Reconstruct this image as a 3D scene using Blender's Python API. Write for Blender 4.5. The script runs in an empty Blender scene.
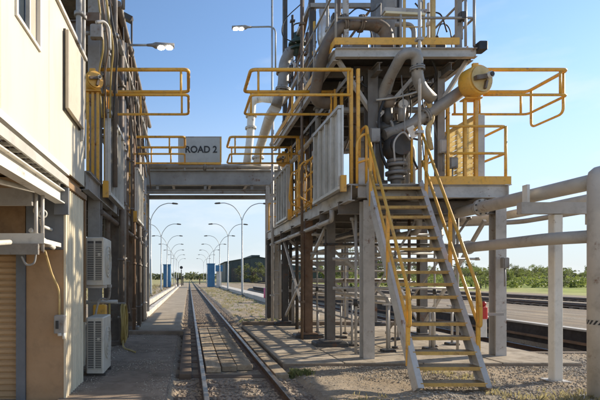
import bpy, math, random
import numpy as np
from mathutils import Vector, Matrix, noise as mnoise
random.seed(7); RNG = np.random.default_rng(7)
SC = bpy.context.scene
COL = SC.collection
R = math.radians

# ------------------------------------------------------------------ camera, sky, sun, exposure
F, CX, CY, EYE = 450.0, 189.0, 278.0, 1.56          # focal length in 600-px units, vanishing point of the rails, eye height
cam = bpy.data.cameras.new('camera'); cam_o = bpy.data.objects.new('camera', cam); COL.objects.link(cam_o)
cam.sensor_width = 36; cam.lens = F/600*36; cam.shift_x = (300-CX)/600; cam.shift_y = (CY-200)/600
cam.clip_start = .05; cam.clip_end = 6000
cam_o.location = (0, 0, EYE); cam_o.rotation_euler = (R(90), 0, 0)
SC.camera = cam_o

SUN_EL = R(25); SUN_AZ = math.atan2(.945, .327)          # from the right, a little ahead of the camera
SUN_DIR = Vector((math.sin(SUN_AZ)*math.cos(SUN_EL), math.cos(SUN_AZ)*math.cos(SUN_EL), math.sin(SUN_EL)))
W = bpy.data.worlds.new('World'); SC.world = W; W.use_nodes = True
nt = W.node_tree; nt.nodes.clear()
wo = nt.nodes.new('ShaderNodeOutputWorld'); bg = nt.nodes.new('ShaderNodeBackground')
sky = nt.nodes.new('ShaderNodeTexSky'); sky.sky_type = 'NISHITA'; sky.sun_disc = False
sky.sun_elevation = SUN_EL; sky.sun_rotation = SUN_AZ
sky.air_density = 1.0; sky.dust_density = .1; sky.ozone_density = 3.0
bg.inputs['Strength'].default_value = .135
# thin high cloud: soft streaks, same all round the horizon
tc = nt.nodes.new('ShaderNodeTexCoord'); mp = nt.nodes.new('ShaderNodeMapping'); mp.inputs['Scale'].default_value = (1.6, 1.6, 5.5)
nz = nt.nodes.new('ShaderNodeTexNoise'); nz.inputs['Scale'].default_value = 1.7; nz.inputs['Detail'].default_value = 7; nz.inputs['Roughness'].default_value = .55
cr = nt.nodes.new('ShaderNodeMapRange'); cr.inputs['From Min'].default_value = .47; cr.inputs['From Max'].default_value = .68; cr.inputs['To Max'].default_value = .8
mx = nt.nodes.new('ShaderNodeMix'); mx.data_type = 'RGBA'; mx.inputs['B'].default_value = (3.05, 3.4, 3.75, 1)
L = nt.links.new
L(tc.outputs['Generated'], mp.inputs['Vector']); L(mp.outputs['Vector'], nz.inputs['Vector']); L(nz.outputs['Fac'], cr.inputs['Value'])
# pale haze along the whole horizon
sx_ = nt.nodes.new('ShaderNodeSeparateXYZ'); hz = nt.nodes.new('ShaderNodeMapRange'); hz.interpolation_type = 'SMOOTHSTEP'
hz.inputs['From Min'].default_value = .0; hz.inputs['From Max'].default_value = .44; hz.inputs['To Min'].default_value = .9; hz.inputs['To Max'].default_value = .0
mm_ = nt.nodes.new('ShaderNodeMath'); mm_.operation = 'MAXIMUM'
L(tc.outputs['Generated'], sx_.inputs[0]); L(sx_.outputs['Z'], hz.inputs['Value']); L(hz.outputs['Result'], mx.inputs['Factor'])
L(sky.outputs['Color'], mx.inputs['A'])
hi = nt.nodes.new('ShaderNodeMapRange'); hi.inputs['From Min'].default_value = .05; hi.inputs['From Max'].default_value = .6; hi.inputs['To Min'].default_value = 1; hi.inputs['To Max'].default_value = .1
mm_.operation = 'MULTIPLY'; L(sx_.outputs['Z'], hi.inputs['Value']); L(hi.outputs['Result'], mm_.inputs[0]); L(cr.outputs['Result'], mm_.inputs[1])
mc = nt.nodes.new('ShaderNodeMix'); mc.data_type = 'RGBA'; mc.inputs['B'].default_value = (4.5, 4.65, 4.8, 1)
L(mm_.outputs[0], mc.inputs['Factor']); L(mx.outputs['Result'], mc.inputs['A']); L(mc.outputs['Result'], bg.inputs['Color']); L(bg.outputs['Background'], wo.inputs['Surface'])

sun = bpy.data.lights.new('sun', 'SUN'); sun.energy = 4.4; sun.angle = R(.5); sun.color = (1, .89, .72)
sun_o = bpy.data.objects.new('sun', sun); COL.objects.link(sun_o); sun_o.location = (30, 15, 30)
sun_o.rotation_euler = (-SUN_DIR).to_track_quat('-Z', 'Y').to_euler()
SC.view_settings.view_transform = 'Standard'; SC.view_settings.look = 'None'
SC.view_settings.exposure = .74; SC.view_settings.gamma = 1; SC.view_settings.use_curve_mapping = False

def at(px, py, Y):
    """a point seen at (px,py) of the 600x400 picture, Y metres ahead"""
    return Vector(((px-CX)*Y/F, Y, EYE+(CY-py)*Y/F))

# ------------------------------------------------------------------ materials
MATS = {}
def M(name, c, c2=None, rough=.6, metal=0., scale=3., bump=0., bscale=40., rust=0., rustc=(.16,.065,.025), stretch=(1,1,1), rand=.08, dirt=0.):
    m = bpy.data.materials.new(name); m.use_nodes = True; MATS[name] = m
    n = m.node_tree; b = n.nodes['Principled BSDF']; l = n.links.new
    tc = n.nodes.new('ShaderNodeTexCoord'); mp = n.nodes.new('ShaderNodeMapping'); mp.inputs['Scale'].default_value = stretch
    l(tc.outputs['Object'], mp.inputs['Vector'])
    if c2 is None: c2 = tuple(x*.72 for x in c)
    def noise(s, d=6, r=.6):
        t = n.nodes.new('ShaderNodeTexNoise'); t.inputs['Scale'].default_value = s; t.inputs['Detail'].default_value = d; t.inputs['Roughness'].default_value = r
        l(mp.outputs['Vector'], t.inputs['Vector']); return t.outputs['Fac']
    def rng(v, a, bb, lo=0, hi=1):
        t = n.nodes.new('ShaderNodeMapRange'); t.inputs['From Min'].default_value = a; t.inputs['From Max'].default_value = bb
        t.inputs['To Min'].default_value = lo; t.inputs['To Max'].default_value = hi; l(v, t.inputs['Value']); return t.outputs['Result']
    def mix(f, a, bb, mode='MIX'):
        t = n.nodes.new('ShaderNodeMix'); t.data_type = 'RGBA'; t.blend_type = mode
        if isinstance(f, float): t.inputs['Factor'].default_value = f
        else: l(f, t.inputs['Factor'])
        for s, v in (('A', a), ('B', bb)):
            if isinstance(v, tuple): t.inputs[s].default_value = (*v, 1)
            else: l(v, t.inputs[s])
        return t.outputs['Result']
    col = mix(rng(noise(scale), .36, .64), c, c2)
    if dirt: col = mix(rng(noise(scale*3.3, 8, .7), .5, .72, 0, dirt), col, (.10,.075,.05))
    if rust: col = mix(rng(noise(scale*1.9+1, 9, .72), .62-.2*rust, .68), col, rustc)
    oi = n.nodes.new('ShaderNodeObjectInfo'); hv = n.nodes.new('ShaderNodeHueSaturation')
    l(rng(oi.outputs['Random'], 0, 1, 1-rand, 1+rand), hv.inputs['Value']); l(col, hv.inputs['Color']); l(hv.outputs['Color'], b.inputs['Base Color'])
    l(rng(noise(scale*4), .3, .7, max(.05, rough-.12), min(1, rough+.12)), b.inputs['Roughness'])
    b.inputs['Metallic'].default_value = metal
    if rough > .8: b.inputs['Specular IOR Level'].default_value = .12
    if bump:
        bp = n.nodes.new('ShaderNodeBump'); bp.inputs['Strength'].default_value = bump; bp.inputs['Distance'].default_value = .02
        l(noise(bscale, 5), bp.inputs['Height']); l(bp.outputs['Normal'], b.inputs['Normal'])
    return m
def emis(name, c, s):
    m = M(name, c); b = m.node_tree.nodes['Principled BSDF']; b.inputs['Emission Color'].default_value = (*c, 1); b.inputs['Emission Strength'].default_value = s; return m

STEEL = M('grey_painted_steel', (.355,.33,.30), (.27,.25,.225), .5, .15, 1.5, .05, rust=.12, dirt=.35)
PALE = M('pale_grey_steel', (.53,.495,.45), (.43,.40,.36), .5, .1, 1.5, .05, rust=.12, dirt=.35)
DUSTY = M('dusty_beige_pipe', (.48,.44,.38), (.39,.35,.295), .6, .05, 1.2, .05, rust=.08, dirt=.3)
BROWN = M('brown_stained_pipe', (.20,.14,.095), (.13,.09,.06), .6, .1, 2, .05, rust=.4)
MIDG = M('shade_toned_grey_steel', (.21,.19,.165), (.145,.125,.105), .55, .1, 1.8, .05, rust=.3, dirt=.4)  # darker copy of the grey steel: under-deck and interior shade in the colour, plus rust, dirt
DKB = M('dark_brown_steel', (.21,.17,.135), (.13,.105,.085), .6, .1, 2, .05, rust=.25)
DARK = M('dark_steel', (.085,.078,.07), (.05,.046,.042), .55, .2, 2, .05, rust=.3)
BLACK = M('black_rubber', (.022,.022,.024), (.035,.034,.033), .6, 0, 3)
RUSTY = M('rust_brown_steel', (.24,.145,.085), (.15,.095,.06), .75, .1, 2.5, .1, rust=.3)
YEL = M('yellow_paint', (.80,.41,.04), (.74,.41,.09), .5, 0, 3.2, .03, rust=.2, rustc=(.38,.2,.08), dirt=.45)
YELP = M('worn_pale_yellow', (.70,.52,.24), (.58,.40,.15), .6, 0, 2, .05, rust=.15, dirt=.3)
OCHN = M('worn_tread_nosing', (.60,.37,.09), (.45,.27,.08), .6, 0, 4, .05, rust=.25, dirt=.35)
OCH = M('ochre_tread', (.36,.25,.12), (.26,.18,.09), .6, .1, 4, .1, rust=.3, dirt=.4)
WHITE = M('white_paint', (.75,.715,.64), (.65,.61,.53), .5, 0, 1.2, .03, dirt=.3, rust=.08)
ALU = M('aluminium_sheet', (.60,.58,.53), (.48,.46,.41), .45, .25, 1.3, .03, dirt=.3)
CREAM = M('cream_cladding', (.64,.58,.46), (.60,.54,.42), .5, 0, .8, .02, stretch=(1.5,1.5,.22), dirt=.16, rand=.015)
CREAM2 = M('cream_corrugated', (.72,.64,.47), (.62,.53,.38), .55, 0, 1.5, .03, stretch=(1,1,.3), dirt=.25)
BWALL = M('brown_wall_paint', (.43,.27,.145), (.37,.23,.12), .7, 0, 1.2, .08, dirt=.3)
GIRD = M('girder_grey', (.36,.355,.345), (.28,.275,.265), .5, .1, .8, .03, rust=.15, dirt=.35)
BGREY = M('blue_grey_panel', (.155,.165,.18), (.12,.13,.145), .55, 0, 1.5, .03, dirt=.3)
SHUT = M('tan_shutter_slat', (.44,.29,.155), (.37,.24,.125), .5, .1, 2, .03, dirt=.2, rand=.05)
BEIGE = M('beige_casing', (.62,.57,.47), (.55,.50,.41), .5, 0, 1.5, .02, dirt=.25)
GRILLE = M('dark_grille', (.10,.095,.085), (.07,.066,.06), .6, .2, 3)
TAUPE = M('taupe_blind', (.50,.43,.34), (.44,.38,.30), .6, 0, 1.5, .03, dirt=.2)
GLASS = M('window_glass', (.03,.04,.05), (.03,.04,.05), .08, 0, 1)
TRIM = M('timber_trim', (.28,.17,.08), (.2,.12,.06), .65, 0, 5, .1)
CONC = M('concrete', (.47,.40,.31), (.33,.27,.20), .85, 0, 1.4, .35, 50, dirt=.75, rand=.1)
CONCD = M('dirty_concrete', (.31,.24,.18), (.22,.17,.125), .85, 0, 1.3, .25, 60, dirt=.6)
PLANK = M('weathered_timber', (.46,.37,.26), (.33,.255,.175), .85, 0, 2.2, .35, 50, stretch=(5,.6,5), dirt=.7, rand=.25)
SLEEP = M('old_sleeper', (.20,.15,.11), (.14,.105,.08), .9, 0, 3, .3, stretch=(.6,4,4))
RAILS = M('rusty_rail_side', (.13,.075,.045), (.085,.05,.033), .7, .3, 4, .08)
RAILT = M('worn_rail_head', (.22,.19,.165), (.16,.135,.115), .42, .7, 3, .02)
BALL = M('ballast_bed', (.31,.24,.17), (.21,.16,.115), .95, 0, 6, .9, 45, dirt=.5)
STONE = M('gravel_stone', (.52,.45,.355), (.36,.30,.23), .9, 0, 2.5, 0, dirt=.3)
HOSEY = M('yellow_hose', (.45,.32,.09), (.34,.24,.07), .5, 0, 3)
CABLE = M('grey_cable', (.33,.32,.30), (.25,.24,.23), .5, 0, 4)
SIGNW = M('sign_board_face', (.52,.53,.50), (.46,.47,.44), .5, 0, 1.5, dirt=.15)
LETTER = M('black_lettering', (.02,.02,.022), (.03,.03,.03), .5)
RED = M('red_paint', (.55,.03,.025), (.42,.03,.025), .4)
PINK = M('pink_plastic', (.75,.10,.26), (.6,.08,.2), .5)
BLUE = M('blue_sheet', (.055,.20,.36), (.04,.15,.29), .5, 0, .8, dirt=.15)
SHED = M('dark_green_sheeting', (.055,.075,.075), (.04,.055,.055), .6, .1, .3, stretch=(3,3,.3))
POLE = M('galvanised_pole', (.40,.41,.40), (.33,.34,.33), .45, .35, 2, rust=.05)
LEDS = emis('lit_lamp_lens', (1, .97, .88), 26)
TUBE = M('lamp_diffuser', (.75,.66,.44), (.68,.6,.4), .4)
BARK = M('bark', (.17,.13,.10), (.10,.08,.06), .9, 0, 6, .4)
GREENV = M('dark_green_valve', (.05,.09,.075), (.035,.06,.05), .5, .1, 3)
LAGG = M('white_lagging', (.68,.68,.68), (.55,.55,.54), .35, .4, 4, .15, 12)

def frp():
    m = M('pale_yellow_fibreglass', (.78,.69,.46), (.70,.60,.38), .5, 0, 3, dirt=.2); n = m.node_tree; b = n.nodes['Principled BSDF']
    tr = n.nodes.new('ShaderNodeBsdfTranslucent'); tr.inputs['Color'].default_value = (.82,.72,.48,1); mx = n.nodes.new('ShaderNodeMixShader'); mx.inputs[0].default_value = .6
    n.links.new(b.outputs[0], mx.inputs[1]); n.links.new(tr.outputs[0], mx.inputs[2]); n.links.new(mx.outputs[0], n.nodes['Material Output'].inputs['Surface']); return m
FRP = frp()
def leafmat(name, c, c2):
    m = M(name, c, c2, .6, 0, .7, rand=.18); b = m.node_tree.nodes['Principled BSDF']
    n = m.node_tree; tr = n.nodes.new('ShaderNodeBsdfTranslucent'); tr.inputs['Color'].default_value = (c[0]*1.1, c[1]*1.15, c[2]*.95, 1); mx = n.nodes.new('ShaderNodeMixShader'); mx.inputs[0].default_value = .42
    b.inputs['Specular IOR Level'].default_value = .25
    n.links.new(b.outputs[0], mx.inputs[1]); n.links.new(tr.outputs[0], mx.inputs[2]); n.links.new(mx.outputs[0], n.nodes['Material Output'].inputs['Surface']); return m
LEAF = [leafmat('olive_leaves', (.15,.16,.065), (.10,.115,.05)), leafmat('grey_green_leaves', (.16,.17,.095), (.11,.12,.07)), leafmat('fresh_leaves', (.20,.225,.065), (.14,.165,.05))]
DRYG = leafmat('dry_grass_blades', (.40,.33,.20), (.29,.25,.14))
GRNG = leafmat('green_grass_blades', (.17,.20,.07), (.26,.25,.11))

def ground_mat():
    m = bpy.data.materials.new('dirt_gravel_and_grass'); m.use_nodes = True; n = m.node_tree; l = n.links.new; b = n.nodes['Principled BSDF']
    g = n.nodes.new('ShaderNodeNewGeometry'); sp = n.nodes.new('ShaderNodeSeparateXYZ'); l(g.outputs['Position'], sp.inputs[0])
    def noise(s, d=6, r=.6, v=None):
        t = n.nodes.new('ShaderNodeTexNoise'); t.inputs['Scale'].default_value = s; t.inputs['Detail'].default_value = d; t.inputs['Roughness'].default_value = r
        l(g.outputs['Position'], t.inputs['Vector']); return t.outputs['Fac']
    def rng(v, a, bb, lo=0, hi=1):
        t = n.nodes.new('ShaderNodeMapRange'); t.inputs['From Min'].default_value = a; t.inputs['From Max'].default_value = bb
        t.inputs['To Min'].default_value = lo; t.inputs['To Max'].default_value = hi; l(v, t.inputs['Value']); return t.outputs['Result']
    def mix(f, a, bb):
        t = n.nodes.new('ShaderNodeMix'); t.data_type = 'RGBA'; l(f, t.inputs['Factor'])
        for s, v in (('A', a), ('B', bb)):
            if isinstance(v, tuple): t.inputs[s].default_value = (*v, 1)
            else: l(v, t.inputs[s])
        return t.outputs['Result']
    def math_(op, a, bb):
        t = n.nodes.new('ShaderNodeMath'); t.operation = op
        for i, v in enumerate((a, bb)):
            if isinstance(v, (int, float)): t.inputs[i].default_value = v
            else: l(v, t.inputs[i])
        return t.outputs[0]
    dirt = mix(rng(noise(.9, 8), .35, .65), (.45,.355,.25), (.32,.245,.165))
    vo = n.nodes.new('ShaderNodeTexVoronoi'); vo.inputs['Scale'].default_value = 26; l(g.outputs['Position'], vo.inputs['Vector'])
    bw = n.nodes.new('ShaderNodeRGBToBW'); l(vo.outputs['Color'], bw.inputs[0])
    grav = mix(bw.outputs[0], (.19,.155,.115), (.43,.37,.29))
    near = mix(rng(noise(.6, 7), .40, .6), grav, dirt)
    near = mix(rng(noise(.35, 8, .7), .60, .72, 0, .4), near, (.27,.24,.11))
    # pasture beyond the sidings on the right, scrubby grass on the left
    fld = mix(rng(noise(.045, 9, .75), .40, .58), (.30,.36,.075), (.50,.47,.19))
    fld = mix(rng(noise(.22, 8, .75), .48, .62, 0, .75), fld, (.13,.17,.045))
    fld = mix(rng(noise(1.1, 8, .8), .5, .7, 0, .5), fld, (.33,.29,.13))
    dry = mix(rng(noise(.07, 9, .75), .40, .6), (.46,.39,.22), (.29,.28,.11))
    fld = mix(rng(sp.outputs[0], 20, 45), dry, fld)
    mp_ = n.nodes.new('ShaderNodeMapping'); mp_.inputs['Scale'].default_value = (1.3, .05, 1); l(g.outputs['Position'], mp_.inputs['Vector'])
    st_ = n.nodes.new('ShaderNodeTexNoise'); st_.inputs['Scale'].default_value = 1.0; st_.inputs['Detail'].default_value = 7; l(mp_.outputs['Vector'], st_.inputs['Vector'])
    far_ = rng(sp.outputs[0], 9, 12)
    near = mix(math_('MULTIPLY', far_, rng(st_.outputs['Fac'], .42, .62, 0, .7)), near, (.19,.15,.115))
    wob = math_('MULTIPLY', math_('SUBTRACT', noise(.08, 5), .5), 9)
    mr = rng(math_('ADD', sp.outputs[0], wob), 33, 36)
    ml = rng(math_('ADD', sp.outputs[0], wob), -5.5, -8.5)
    mf = rng(math_('ADD', sp.outputs[1], wob), 120, 160)
    mk = math_('MAXIMUM', math_('MAXIMUM', mr, ml), mf)
    l(mix(mk, near, fld), b.inputs['Base Color']); b.inputs['Roughness'].default_value = .95; b.inputs['Specular IOR Level'].default_value = .08
    bp = n.nodes.new('ShaderNodeBump'); bp.inputs['Strength'].default_value = .8; bp.inputs['Distance'].default_value = .03
    l(math_('ADD', noise(18, 8, .7), bw.outputs[0]), bp.inputs['Height']); l(bp.outputs['Normal'], b.inputs['Normal'])
    return m
GROUND = ground_mat()

# ------------------------------------------------------------------ mesh helpers
ORG = {}
def world_org(o): return ORG.get(o.name, Vector((0,0,0)))
class MB:
    def __init__(s): s.v = []; s.f = []; s.sm = []
    def add(s, vs, fs, smooth=False):
        k = len(s.v); s.v += [tuple(p) for p in vs]; s.f += [tuple(i+k for i in f) for f in fs]
        s.sm += (smooth if isinstance(smooth, list) else [smooth]*len(fs)); return s
    def box(s, x0, x1, y0, y1, z0, z1):
        v = [(x,y,z) for z in (z0,z1) for y in (y0,y1) for x in (x0,x1)]
        return s.add(v, [(0,2,3,1),(4,5,7,6),(0,1,5,4),(2,6,7,3),(0,4,6,2),(1,3,7,5)])
    def cbox(s, x0, x1, y0, y1, z0, z1, c=.01):
        """box with chamfered vertical and top edges"""
        def ring(i, z): 
            a, b_, d, e = x0+i, x1-i, y0+i, y1-i
            return [(a+c,d,z),(b_-c,d,z),(b_,d+c,z),(b_,e-c,z),(b_-c,e,z),(a+c,e,z),(a,e-c,z),(a,d+c,z)]
        v = ring(0,z0)+ring(0,z1-c)+ring(c,z1); f = [tuple(range(7,-1,-1)), tuple(range(16,24))]
        for k in (0, 8):
            for i in range(8): f.append((k+i, k+(i+1)%8, k+8+(i+1)%8, k+8+i))
        return s.add(v, f)
    def beam(s, p, q, w, h, up=(0,0,1)):
        """rectangular bar p-q, w sideways, h along up"""
        p, q = Vector(p), Vector(q); d = (q-p).normalized(); u = Vector(up)
        if abs(d.dot(u)) > .98: u = Vector((0,1,0))
        sd = d.cross(u).normalized(); u = sd.cross(d)
        v = [b+sd*a*w/2+u*c*h/2 for b in (p,q) for a, c in ((-1,-1),(1,-1),(1,1),(-1,1))]
        return s.add(v, [(3,2,1,0),(4,5,6,7),(0,1,5,4),(1,2,6,5),(2,3,7,6),(3,0,4,7)])
    def ibeam(s, p, q, w, h, t=.014, up=(0,0,1)):
        p, q = Vector(p), Vector(q); d = (q-p).normalized(); u = Vector(up)
        if abs(d.dot(u)) > .98: u = Vector((0,1,0))
        sd = d.cross(u).normalized(); u = sd.cross(d)
        for o in (-1, 1): s.beam(p+u*o*(h/2-t/2), q+u*o*(h/2-t/2), w, t, u)
        return s.beam(p, q, t, h-2*t, u)
    def tube(s, pts, r, n=10, caps=True):
        pts = [Vector(p) for p in pts]; rs = r if isinstance(r, (list, tuple)) else [r]*len(pts)
        k = len(pts); T = []
        for i in range(k):
            a = pts[max(0,i-1)]; b = pts[min(k-1,i+1)]; T.append((b-a).normalized())
        u = Vector((0,0,1)) if abs(T[0].z) < .9 else Vector((1,0,0)); N = (u-T[0]*u.dot(T[0])).normalized(); vs = []
        for i in range(k):
            if i: N = (N-T[i]*N.dot(T[i])).normalized()
            B = T[i].cross(N)
            for j in range(n):
                a = 2*math.pi*j/n; vs.append(pts[i]+(N*math.cos(a)+B*math.sin(a))*rs[i])
        fs = [(i*n+j, i*n+(j+1)%n, (i+1)*n+(j+1)%n, (i+1)*n+j) for i in range(k-1) for j in range(n)]; sm = [True]*len(fs)
        if caps: fs += [tuple(range(n-1,-1,-1)), tuple(range((k-1)*n, k*n))]; sm += [False, False]
        return s.add(vs, fs, sm)
    def cyl(s, p, q, r, n=14): return s.tube([p,q], r, n)
    def ball(s, c, r, n=10, sc=(1,1,1)):
        c = Vector(c); pts = []; m = n//2+1
        for i in range(1, m):
            t = math.pi*i/m
            for j in range(n):
                a = 2*math.pi*j/n; pts.append(c+Vector((math.sin(t)*math.cos(a)*r*sc[0], math.sin(t)*math.sin(a)*r*sc[1], math.cos(t)*r*sc[2])))
        top, bot = len(pts), len(pts)+1; pts += [c+Vector((0,0,r*sc[2])), c-Vector((0,0,r*sc[2]))]
        fs = [(i*n+j,(i+1)*n+j,(i+1)*n+(j+1)%n,i*n+(j+1)%n) for i in range(m-2) for j in range(n)]
        fs += [(top,j,(j+1)%n) for j in range(n)]+[(bot,(m-2)*n+(j+1)%n,(m-2)*n+j) for j in range(n)]
        return s.add(pts, fs, True)
    def build(s, name, mat, parent=None, org=None):
        """ONE mesh object; vertices are given in world space, stored about the parent's (or own) origin"""
        o0 = world_org(parent) if parent else Vector(org or (0,0,0))
        me = bpy.data.meshes.new(name); me.from_pydata([tuple(Vector(p)-o0) for p in s.v], [], s.f)
        me.polygons.foreach_set('use_smooth', s.sm); me.materials.append(mat); me.update()
        o = bpy.data.objects.new(name, me); COL.objects.link(o)
        if parent: o.parent = parent
        else: o.location = o0
        ORG[o.name] = o0
        return o
def fillet(pts, rad, n=6):
    pts = [Vector(p) for p in pts]; out = [pts[0]]
    for i in range(1, len(pts)-1):
        a, b, c = pts[i-1], pts[i], pts[i+1]; u = (a-b).normalized(); v = (c-b).normalized()
        d = min(rad, (a-b).length*.49, (c-b).length*.49); p, q = b+u*d, b+v*d
        for k in range(n+1):
            t = k/n; out.append(p*(1-t)**2+b*2*t*(1-t)+q*t*t)
    out.append(pts[-1]); return out
def spline(pts, n=8):
    pts = [Vector(p) for p in pts]; P = [pts[0]*2-pts[1]]+pts+[pts[-1]*2-pts[-2]]; out = []
    for i in range(1, len(P)-2):
        a,b,c,d = P[i-1:i+3]
        for k in range(n):
            t = k/n; out.append(.5*((2*b)+(c-a)*t+(2*a-5*b+4*c-d)*t*t+(3*b-a-3*c+d)*t**3))
    out.append(pts[-1]); return out
def tag(o, label=None, cat=None, group=None, kind=None):
    if label: o['label'] = label
    if cat: o['category'] = cat
    if group: o['group'] = group
    if kind: o['kind'] = kind
    return o
def thing(name, label, cat, loc, group=None):
    o = bpy.data.objects.new(name, None); COL.objects.link(o); o.location = loc; o.empty_display_size = .1
    ORG[o.name] = Vector(loc); return tag(o, label, cat, group)
def copy_tree(o, parent=None):
    c = o.copy(); COL.objects.link(c); c.parent = parent
    for ch in list(o.children): copy_tree(ch, c)
    return c
def inst(src, delta, parent=None):
    """a repeat of a part that shares its mesh"""
    c = src.copy(); COL.objects.link(c); c.parent = parent or src.parent; c.location = src.location+Vector(delta); return c
def part(parent, name, mat, fn): m = MB(); fn(m); return m.build(name, mat, parent)
def pipe(name, pts, r, mat, label, flanges=(), bend=.3, n=14, cat='pipe', group=None, fr=1.45):
    p = thing(name, label, cat, Vector(pts[0]), group); MB().tube(fillet(pts, bend), r, n).build('pipe_run', mat, p)
    for a, d in flanges:
        if r > .095:
            dd = Vector(d).normalized(); u_ = dd.orthogonal().normalized(); w_2 = dd.cross(u_); bm_ = MB()
            for k in range(8):
                t_ = k*math.pi/4+.3; c_ = Vector(a)+(u_*math.cos(t_)+w_2*math.sin(t_))*r*(1+fr)/2; bm_.cyl(c_-dd*.055, c_+dd*.055, .014, 6)
            tag(bm_.build('bolt_ring', DARK, p), kind='stuff')
        a = Vector(a); d = Vector(d).normalized(); MB().cyl(a-d*.035, a-d*.004, r*fr, 16).cyl(a+d*.004, a+d*.035, r*fr, 16).build('flange', mat, p)
    return p

# ------------------------------------------------------------------ ground
def axis(segs):
    out = []
    for a, b, st in segs:
        n = max(1, round((b-a)/st)); out += [a+(b-a)*i/n for i in range(n)]
    return out+[segs[-1][1]]
PIT = (7.0, 10.0, 9.4, 70.0)      # x0,x1,y0,y1 of the sunken siding
gx = axis([(-1500,-300,200),(-300,-40,26),(-40,-4,3),(-4,-1.7,.23),(-1.7,6.9,.1),(6.9,7.0,.1),(7.0,7.06,.06),(7.06,9.94,.36),(9.94,10.0,.06),(10.0,12,.2),(12,40,2),(40,300,20),(300,2500,200)])
gy = axis([(-60,0,6),(0,4,.5),(4,9.3,.1),(9.3,9.4,.1),(9.4,9.46,.06),(9.46,20,.25),(20,70,2),(70,70.1,.1),(70.1,300,12),(300,4000,370)])
def gz(x, y):
    z = 0.
    if PIT[0] < x < PIT[1] and PIT[2] < y < PIT[3]: return -.42
    if 1.75 < x < 6.9 and y < 7.85 or 1.8 < x < 3 and y > 15: z += .035*mnoise.noise(Vector((x*1.3, y*1.3, 0)))+.03*mnoise.noise(Vector((x*4, y*4, 3)))+.012*mnoise.noise(Vector((x*11, y*11, 7)))
    if -.2 < x < 1.72: z -= .07
    if x > 36: z += .6*mnoise.noise(Vector((x*.02, y*.02, 1)))*min(1, (x-36)/30)
    return z
gv = [(x, y, gz(x, y)) for y in gy for x in gx]; nx = len(gx)
gf = [(j*nx+i, j*nx+i+1, (j+1)*nx+i+1, (j+1)*nx+i) for j in range(len(gy)-1) for i in range(nx-1)]
g = MB(); g.add(gv, gf, True); tag(g.build('ground', GROUND), kind='structure')

# concrete slab under the right gantry: cast panels with open joints
slab = part(None, 'concrete_slab', CONCD, lambda m: m.box(1.66, 6.95, 7.95, 14.25, -.2, .035)); tag(slab, kind='structure')
xs = [1.66, 2.75, 4.15, 5.55, 6.95]; ys = [7.95, 9.5, 11.1, 12.7, 14.25]
for i in range(4):
    for j in range(4):
        part(slab, 'slab_panel', CONC, lambda m: m.cbox(xs[i]+.008, xs[i+1]-.008, ys[j]+.008, ys[j+1]-.008, .036, .056+.006*((i+j)%2), .008))
bund = part(None, 'slab_kerb', CONCD, lambda m: m.cbox(1.7, 6.9, 14.27, 14.5, -.1, .17, .015)); tag(bund, kind='structure')
# left apron beside the rails
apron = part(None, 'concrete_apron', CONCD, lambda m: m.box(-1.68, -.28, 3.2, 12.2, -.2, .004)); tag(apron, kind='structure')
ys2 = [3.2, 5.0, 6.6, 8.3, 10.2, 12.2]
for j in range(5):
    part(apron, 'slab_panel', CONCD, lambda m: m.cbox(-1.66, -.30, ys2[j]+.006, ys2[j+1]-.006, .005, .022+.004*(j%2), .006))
tag(part(None, 'apron_kerb', CONCD, lambda m: m.cbox(-2.2, -.15, 12.22, 12.46, -.1, .12, .015)), kind='structure')
tag(part(None, 'path', M('pale_path_dust', (.40,.33,.245), (.31,.255,.185), .95, 0, 1.2, .5, 30, dirt=.35), lambda m: m.add([(-1.55,12.5,.006),(-.25,12.5,.006),(-.25,150,.006),(-1.55,150,.006)], [(0,1,2,3)])), kind='structure')
# sunken siding: sides and floor
tag(part(None, 'siding_floor', BALL, lambda m: m.add([(7.02,9.42,-.41),(9.98,9.42,-.41),(9.98,70,-.41),(7.02,70,-.41)], [(0,1,2,3)])), kind='structure')

def track(x, y0, y1, gauge, ztop, name, sleepers, label=None):
    t = tag(MB().add([(x-1.25*gauge/1.067*.75, y0, ztop-.13),(x+1.25*gauge/1.067*.75, y0, ztop-.13),(x+1.25*gauge/1.067*.75, y1, ztop-.13),(x-1.25*gauge/1.067*.75, y1, ztop-.13)], [(0,1,2,3)]).build(name, BALL), kind='structure')
    for sx in (-1, 1):
        c = x+sx*gauge/2
        prof = [(-.06,-.135),(.06,-.135),(.06,-.122),(.012,-.105),(.012,-.042),(.034,-.032),(.034,-.008),(-.034,-.008),(-.034,-.032),(-.012,-.042),(-.012,-.105),(-.06,-.122)]
        n = len(prof); v = [(c+a, y, ztop+b) for y in (y0, y1) for a, b in prof]
        r = MB().add(v, [(i, (i+1)%n, n+(i+1)%n, n+i) for i in range(n)]+[tuple(range(n-1,-1,-1)), tuple(range(n, 2*n))]).build('rail', RAILS, t)
        hp = [(-.034,-.009),(.034,-.009),(.034,-.004),(.024,0),(-.024,0),(-.034,-.004)]
        v = [(c+a, y, ztop+b) for y in (y0, y1) for a, b in hp]
        MB().add(v, [(i, (i+1)%6, 6+(i+1)%6, 6+i) for i in range(6)]+[(5,4,3,2,1,0),(6,7,8,9,10,11)]).build('rail_head', RAILT, r)
    if sleepers:
        s0 = None; y = y0+.3
        for i in range(sleepers):
            if s0 is None: s0 = part(t, 'sleeper', SLEEP, lambda m: m.cbox(x-gauge*.93, x+gauge*.93, y0+.2, y0+.42, ztop-.26, ztop-.112, .01)); s0.location.z -= 0
            else: q = inst(s0, (random.uniform(-.03,.03), .66*i, random.uniform(-.012,.004)), t); q.rotation_euler.z = 0
    return t
TRX = .754
trk = track(TRX, 2.5, 420, 1.067, .055, 'railway_track', 90)
track(8.5, 9.6, 300, 1.067, -.24, 'siding_track', 60)
for x in (20.5, 26.5): track(x, -5, 420, 1.067, .2, 'far_track', 60)
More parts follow.
